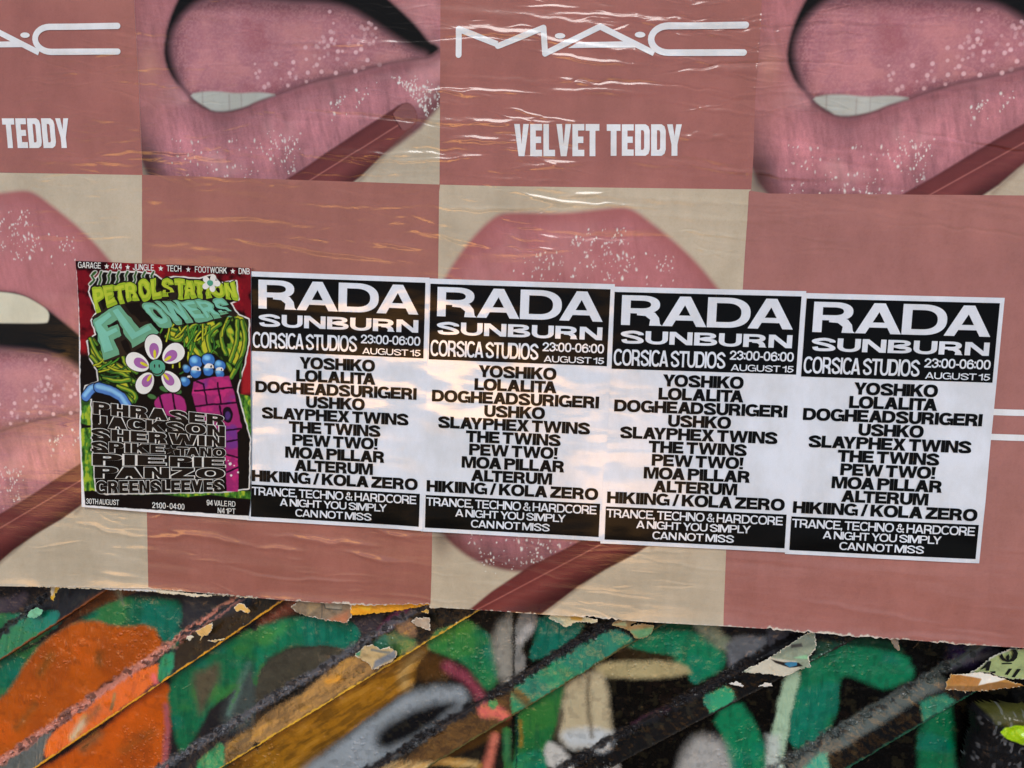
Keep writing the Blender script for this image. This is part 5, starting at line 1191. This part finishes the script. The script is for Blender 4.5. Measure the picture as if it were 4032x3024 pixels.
scrap('paint_flake', 0, [(440, 92), (528, 84), (496, 130), (470, 160), (470, 220), (438, 190)], 'yellow and white paint flake just under the cream sheet at upper left', (206, 164, 28), d=-.018, extra=(('p', [(430, 80), (480, 90), (455, 170), (430, 170)], (190, 186, 170), 10),), tear=(204, 184, 110), curl=.002, grp=GP, seed=11, cat='paint flake')
scrap('paper_scrap', 2, [(312, 362), (340, 332), (600, 344), (742, 376), (740, 396), (690, 410), (560, 398), (520, 412), (472, 442), (420, 414), (372, 394)], 'cream torn shred hanging under the cream poster right of the pencil tip', (206, 196, 156), d=-.006, extra=(('p', [(500, 350), (620, 352), (600, 390), (510, 380)], (186, 142, 50), 10), ('p', [(300, 340), (420, 370), (460, 420), (380, 400)], (150, 160, 136), 10)), grp=GP, seed=12)
scrap('paper_scrap', 2, [(860, 420), (900, 382), (1078, 376), (1076, 402), (1020, 430), (1130, 410), (1230, 430), (1200, 500), (1130, 540), (1060, 530), (1010, 470)], 'crumpled tan and green paper lump at the top of the broad green batten', (150, 120, 74), extra=(('p', [(1010, 470), (1230, 440), (1200, 510), (1100, 540)], (86, 140, 92), 22), ('p', [(870, 420), (980, 390), (990, 430)], (150, 160, 120), 12)), tear=(170, 150, 110), grp=GP, seed=13, curl=.006)
scrap('paper_scrap', 3, [(-240, 820), (-40, 730), (0, 708), (340, 490), (400, 484), (424, 600), (352, 704), (372, 782), (250, 810), (120, 852), (-20, 838)], 'large pale green grey torn sheet with a blue patch near the lower right', (142, 156, 134), d=-.014, extra=(('p', [(30, 690), (330, 500), (420, 520), (420, 600), (340, 620), (200, 640)], (112, 124, 110), 30), ('p', [(10, 700), (240, 730), (270, 800), (120, 850), (-40, 840), (-200, 820)], (198, 196, 178), 12), ('p', [(130, 748), (160, 736), (240, 736), (246, 762), (180, 780), (150, 770)], (24, 104, 150), 5), ('p', [(20, 715), (130, 735), (260, 740), (300, 774), (180, 782), (60, 745)], (30, 26, 26), 5), ('p', [(136, 750), (160, 738), (244, 738), (244, 762), (180, 778)], (32, 120, 160), 4), ('p', [(330, 680), (356, 704), (340, 720), (220, 700)], (140, 196, 150), 10), ('p', [(190, 590), (290, 580), (300, 610), (200, 620)], (60, 60, 58), 10)), grp=GP, seed=14, curl=.008)
scrap('paper_flake', 2, [(1866, 928), (1942, 908), (2014, 950), (1960, 948)], 'small white sliver left of the other white sliver, below the large torn sheet', (216, 214, 208), d=-.022, grp=GP, seed=15, tearw=.0006, curl=.002)
scrap('paper_flake', 2, [(2118, 952), (2190, 920), (2240, 922), (2256, 948), (2180, 958)], 'small white sliver right of the other white sliver, below the large torn sheet', (216, 214, 208), d=-.022, grp=GP, seed=16, tearw=.0006, curl=.002)
scrap('paper_shard', 3, [(1044, 535), (1126, 538), (1137, 638), (1118, 642), (1086, 606)], 'narrow grey shard hanging from under the right mauve sheet', (128, 114, 100), d=-.004, grp=GP, seed=17, tear=(176, 160, 120), tearw=.0012)
scrap('paper_curl', 3, [(1508, 962), (1540, 900), (1582, 845), (1700, 846), (1832, 828), (1930, 850), (2040, 886), (2205, 940), (2100, 958), (1900, 968), (1700, 974)], 'brown and white curl of torn paper under the pale green sticker', (178, 126, 40), d=-.010, extra=(('p', [(1590, 846), (1830, 826), (1960, 860), (2060, 890), (1990, 906), (1800, 930), (1840, 884)], (222, 220, 208), 6), ('p', [(1500, 966), (1540, 936), (1800, 934), (2000, 908), (2230, 940), (2000, 985), (1600, 990)], (128, 84, 14), 8), ('p', [(1580, 870), (1640, 850), (1830, 880), (1800, 930), (1560, 930)], (168, 112, 40), 8)), tear=(214, 200, 170), curl=.016, grp=GP, seed=18, tearw=.0012)
stk = empty('warning_sticker', *C(3, 3, [(2000, 760)], -.016)[0], -.016)
tag(stk, 'pale green torn sticker with a black flame symbol at the right edge', 'sticker')
SC = C(3, 3, [(2000, 760)], -.016)[0]
so = scrap('sticker_paper', 3, [(1740, 834), (1800, 800), (1922, 700), (2100, 628), (2330, 640), (2330, 880), (2100, 884), (1990, 862), (1900, 832)], None, (150, 168, 112), d=-.016, extra=(('l', [(1740, 834), (1922, 700), (2100, 628)], (190, 190, 180), 10, 12),), tear=(196, 196, 184), seed=19, curl=.003)
for k_ in ('label', 'category'):
    if k_ in so: del so[k_]
so.parent = stk; so.matrix_world = M_WALL @ Matrix.Translation((0, 0, 0)); 
_p0 = C(3, 3, [(1740, 834)], -.016)[0]
so.matrix_parent_inverse = Matrix.Identity(4); so.matrix_basis = Matrix.Translation((_p0[0]-SC[0], 0, _p0[1]-SC[1]))
K_MARK = ink('black_sticker_ink', (20, 22, 20), .5)
def mark(name, pts, dd=.0042): place(flat(name, [(p[0]-SC[0], p[1]-SC[1]) for p in C(3, 3, pts, -.016)], dd, K_MARK), parent=stk)
mark('flame_symbol', [(1990, 690), (2010, 660), (2030, 700), (2052, 720), (2046, 690), (2068, 665), (2078, 690), (2072, 718), (2096, 700), (2110, 655), (2090, 632), (2132, 626), (2150, 660), (2140, 700), (2112, 728), (2060, 736), (2016, 722)])
mark('symbol_bar', [(2010, 744), (2098, 742), (2098, 752), (2010, 754)])
mark('letter', [(1820, 806), (1876, 748), (1890, 728), (1920, 728), (1900, 810), (1870, 810), (1876, 782)]); mark('letter', [(1904, 818), (1956, 814), (1956, 832), (1930, 832)])
mark('letter', [(2032, 846), (2070, 792), (2100, 792), (2060, 850)]); mark('letter', [(2092, 866), (2142, 796), (2176, 796), (2122, 868)])
# narrow white strip of an older sheet showing along the lower edge at the left
scrap('paper_strip', 0, [(-300, 60), (0, 72), (700, 92), (1290, 104), (1360, 110), (1640, 150), (1800, 160), (2000, 168), (2220, 182), (2220, 196), (1960, 172), (1860, 166), (1800, 180), (1740, 172), (1700, 184), (1640, 176), (1560, 160), (1480, 156), (1390, 150), (1340, 138), (1000, 122), (500, 100), (0, 84), (-300, 76)], 'long white torn strip of an older sheet along the lower edge at the left', (222, 214, 190), d=-.0012, extra=(('p', [(880, 100), (1350, 120), (1350, 150), (880, 130)], (206, 212, 222), 20),), tear=(226, 216, 186), curl=.001, grp=GP, seed=22)

# ------------------------------------------------------------------ lumpy painted fitting in the lower right corner
LPTS = [(1815, 1196), (1880, 1168), (2330, 1172), (2420, 1240), (2420, 1800), (1740, 1800), (1770, 1640), (1800, 1480), (1836, 1390), (1822, 1300)]
P = smooth_pts(C(3, 3, LPTS, .02), 2); lo, hi = P.min(0), P.max(0); st = .0013
nx, nz = int((hi[0]-lo[0])/st)+3, int((hi[1]-lo[1])/st)+3
X, Zg = np.meshgrid(lo[0]-st+np.arange(nx)*st, hi[1]+st-np.arange(nz)*st); x, z = X.ravel(), Zg.ravel()
d_ = sdf_poly(P, x, z); F = grid_faces(nx, nz); F = F[(d_[F] < 0).all(1)]; used = np.unique(F); mp_ = np.full(len(x), -1); mp_[used] = np.arange(len(used))
x, z, d_ = x[used], z[used], d_[used]; F = mp_[F]
prof = np.sqrt(np.clip(1-(1-np.clip(-d_/.030, 0, 1))**2, 0, 1))
tp = C(3, 3, [(2000, 1280)], .02)[0, 1]
h = .060*prof+.010*fbm(x*26, z*26, 3, 200)*prof**3+.006*np.clip(fbm(x*60, z*22, 3, 204), 0, 1)*prof**3-.010*sm(0, .03, tp-.02-z)*prof
cv = Canvas(x, z, (20, 20, 22), warp=.003, freq=50)
cv.poly(C(3, 3, [(1880, 1170), (2330, 1175), (2330, 1290), (2050, 1300), (1960, 1270)], .02), (70, 70, 30), 20*S)
cv.poly(smooth_pts(C(3, 3, [(2005, 1330), (2080, 1290), (2330, 1270), (2330, 1490), (2180, 1450), (2080, 1412), (2030, 1380)], .02), 1), (158, 204, 4), 8*S)
cv.mix(np.arange(len(x)), sm(.35, .55, fbm(x*90, z*60, 2, 207))*.25, (150, 154, 160))
V = np.stack([x, .034-h, z], -1)
o = mesh_from('wall_fitting', V, F, M_LUMP, cv.c, origin=(SC[0], .034, tp)); place(o, SC[0], tp, -.034)
tag(o, 'lumpy black painted fitting with a splash of lime paint in the lower right corner', 'wall fitting')
print('built')
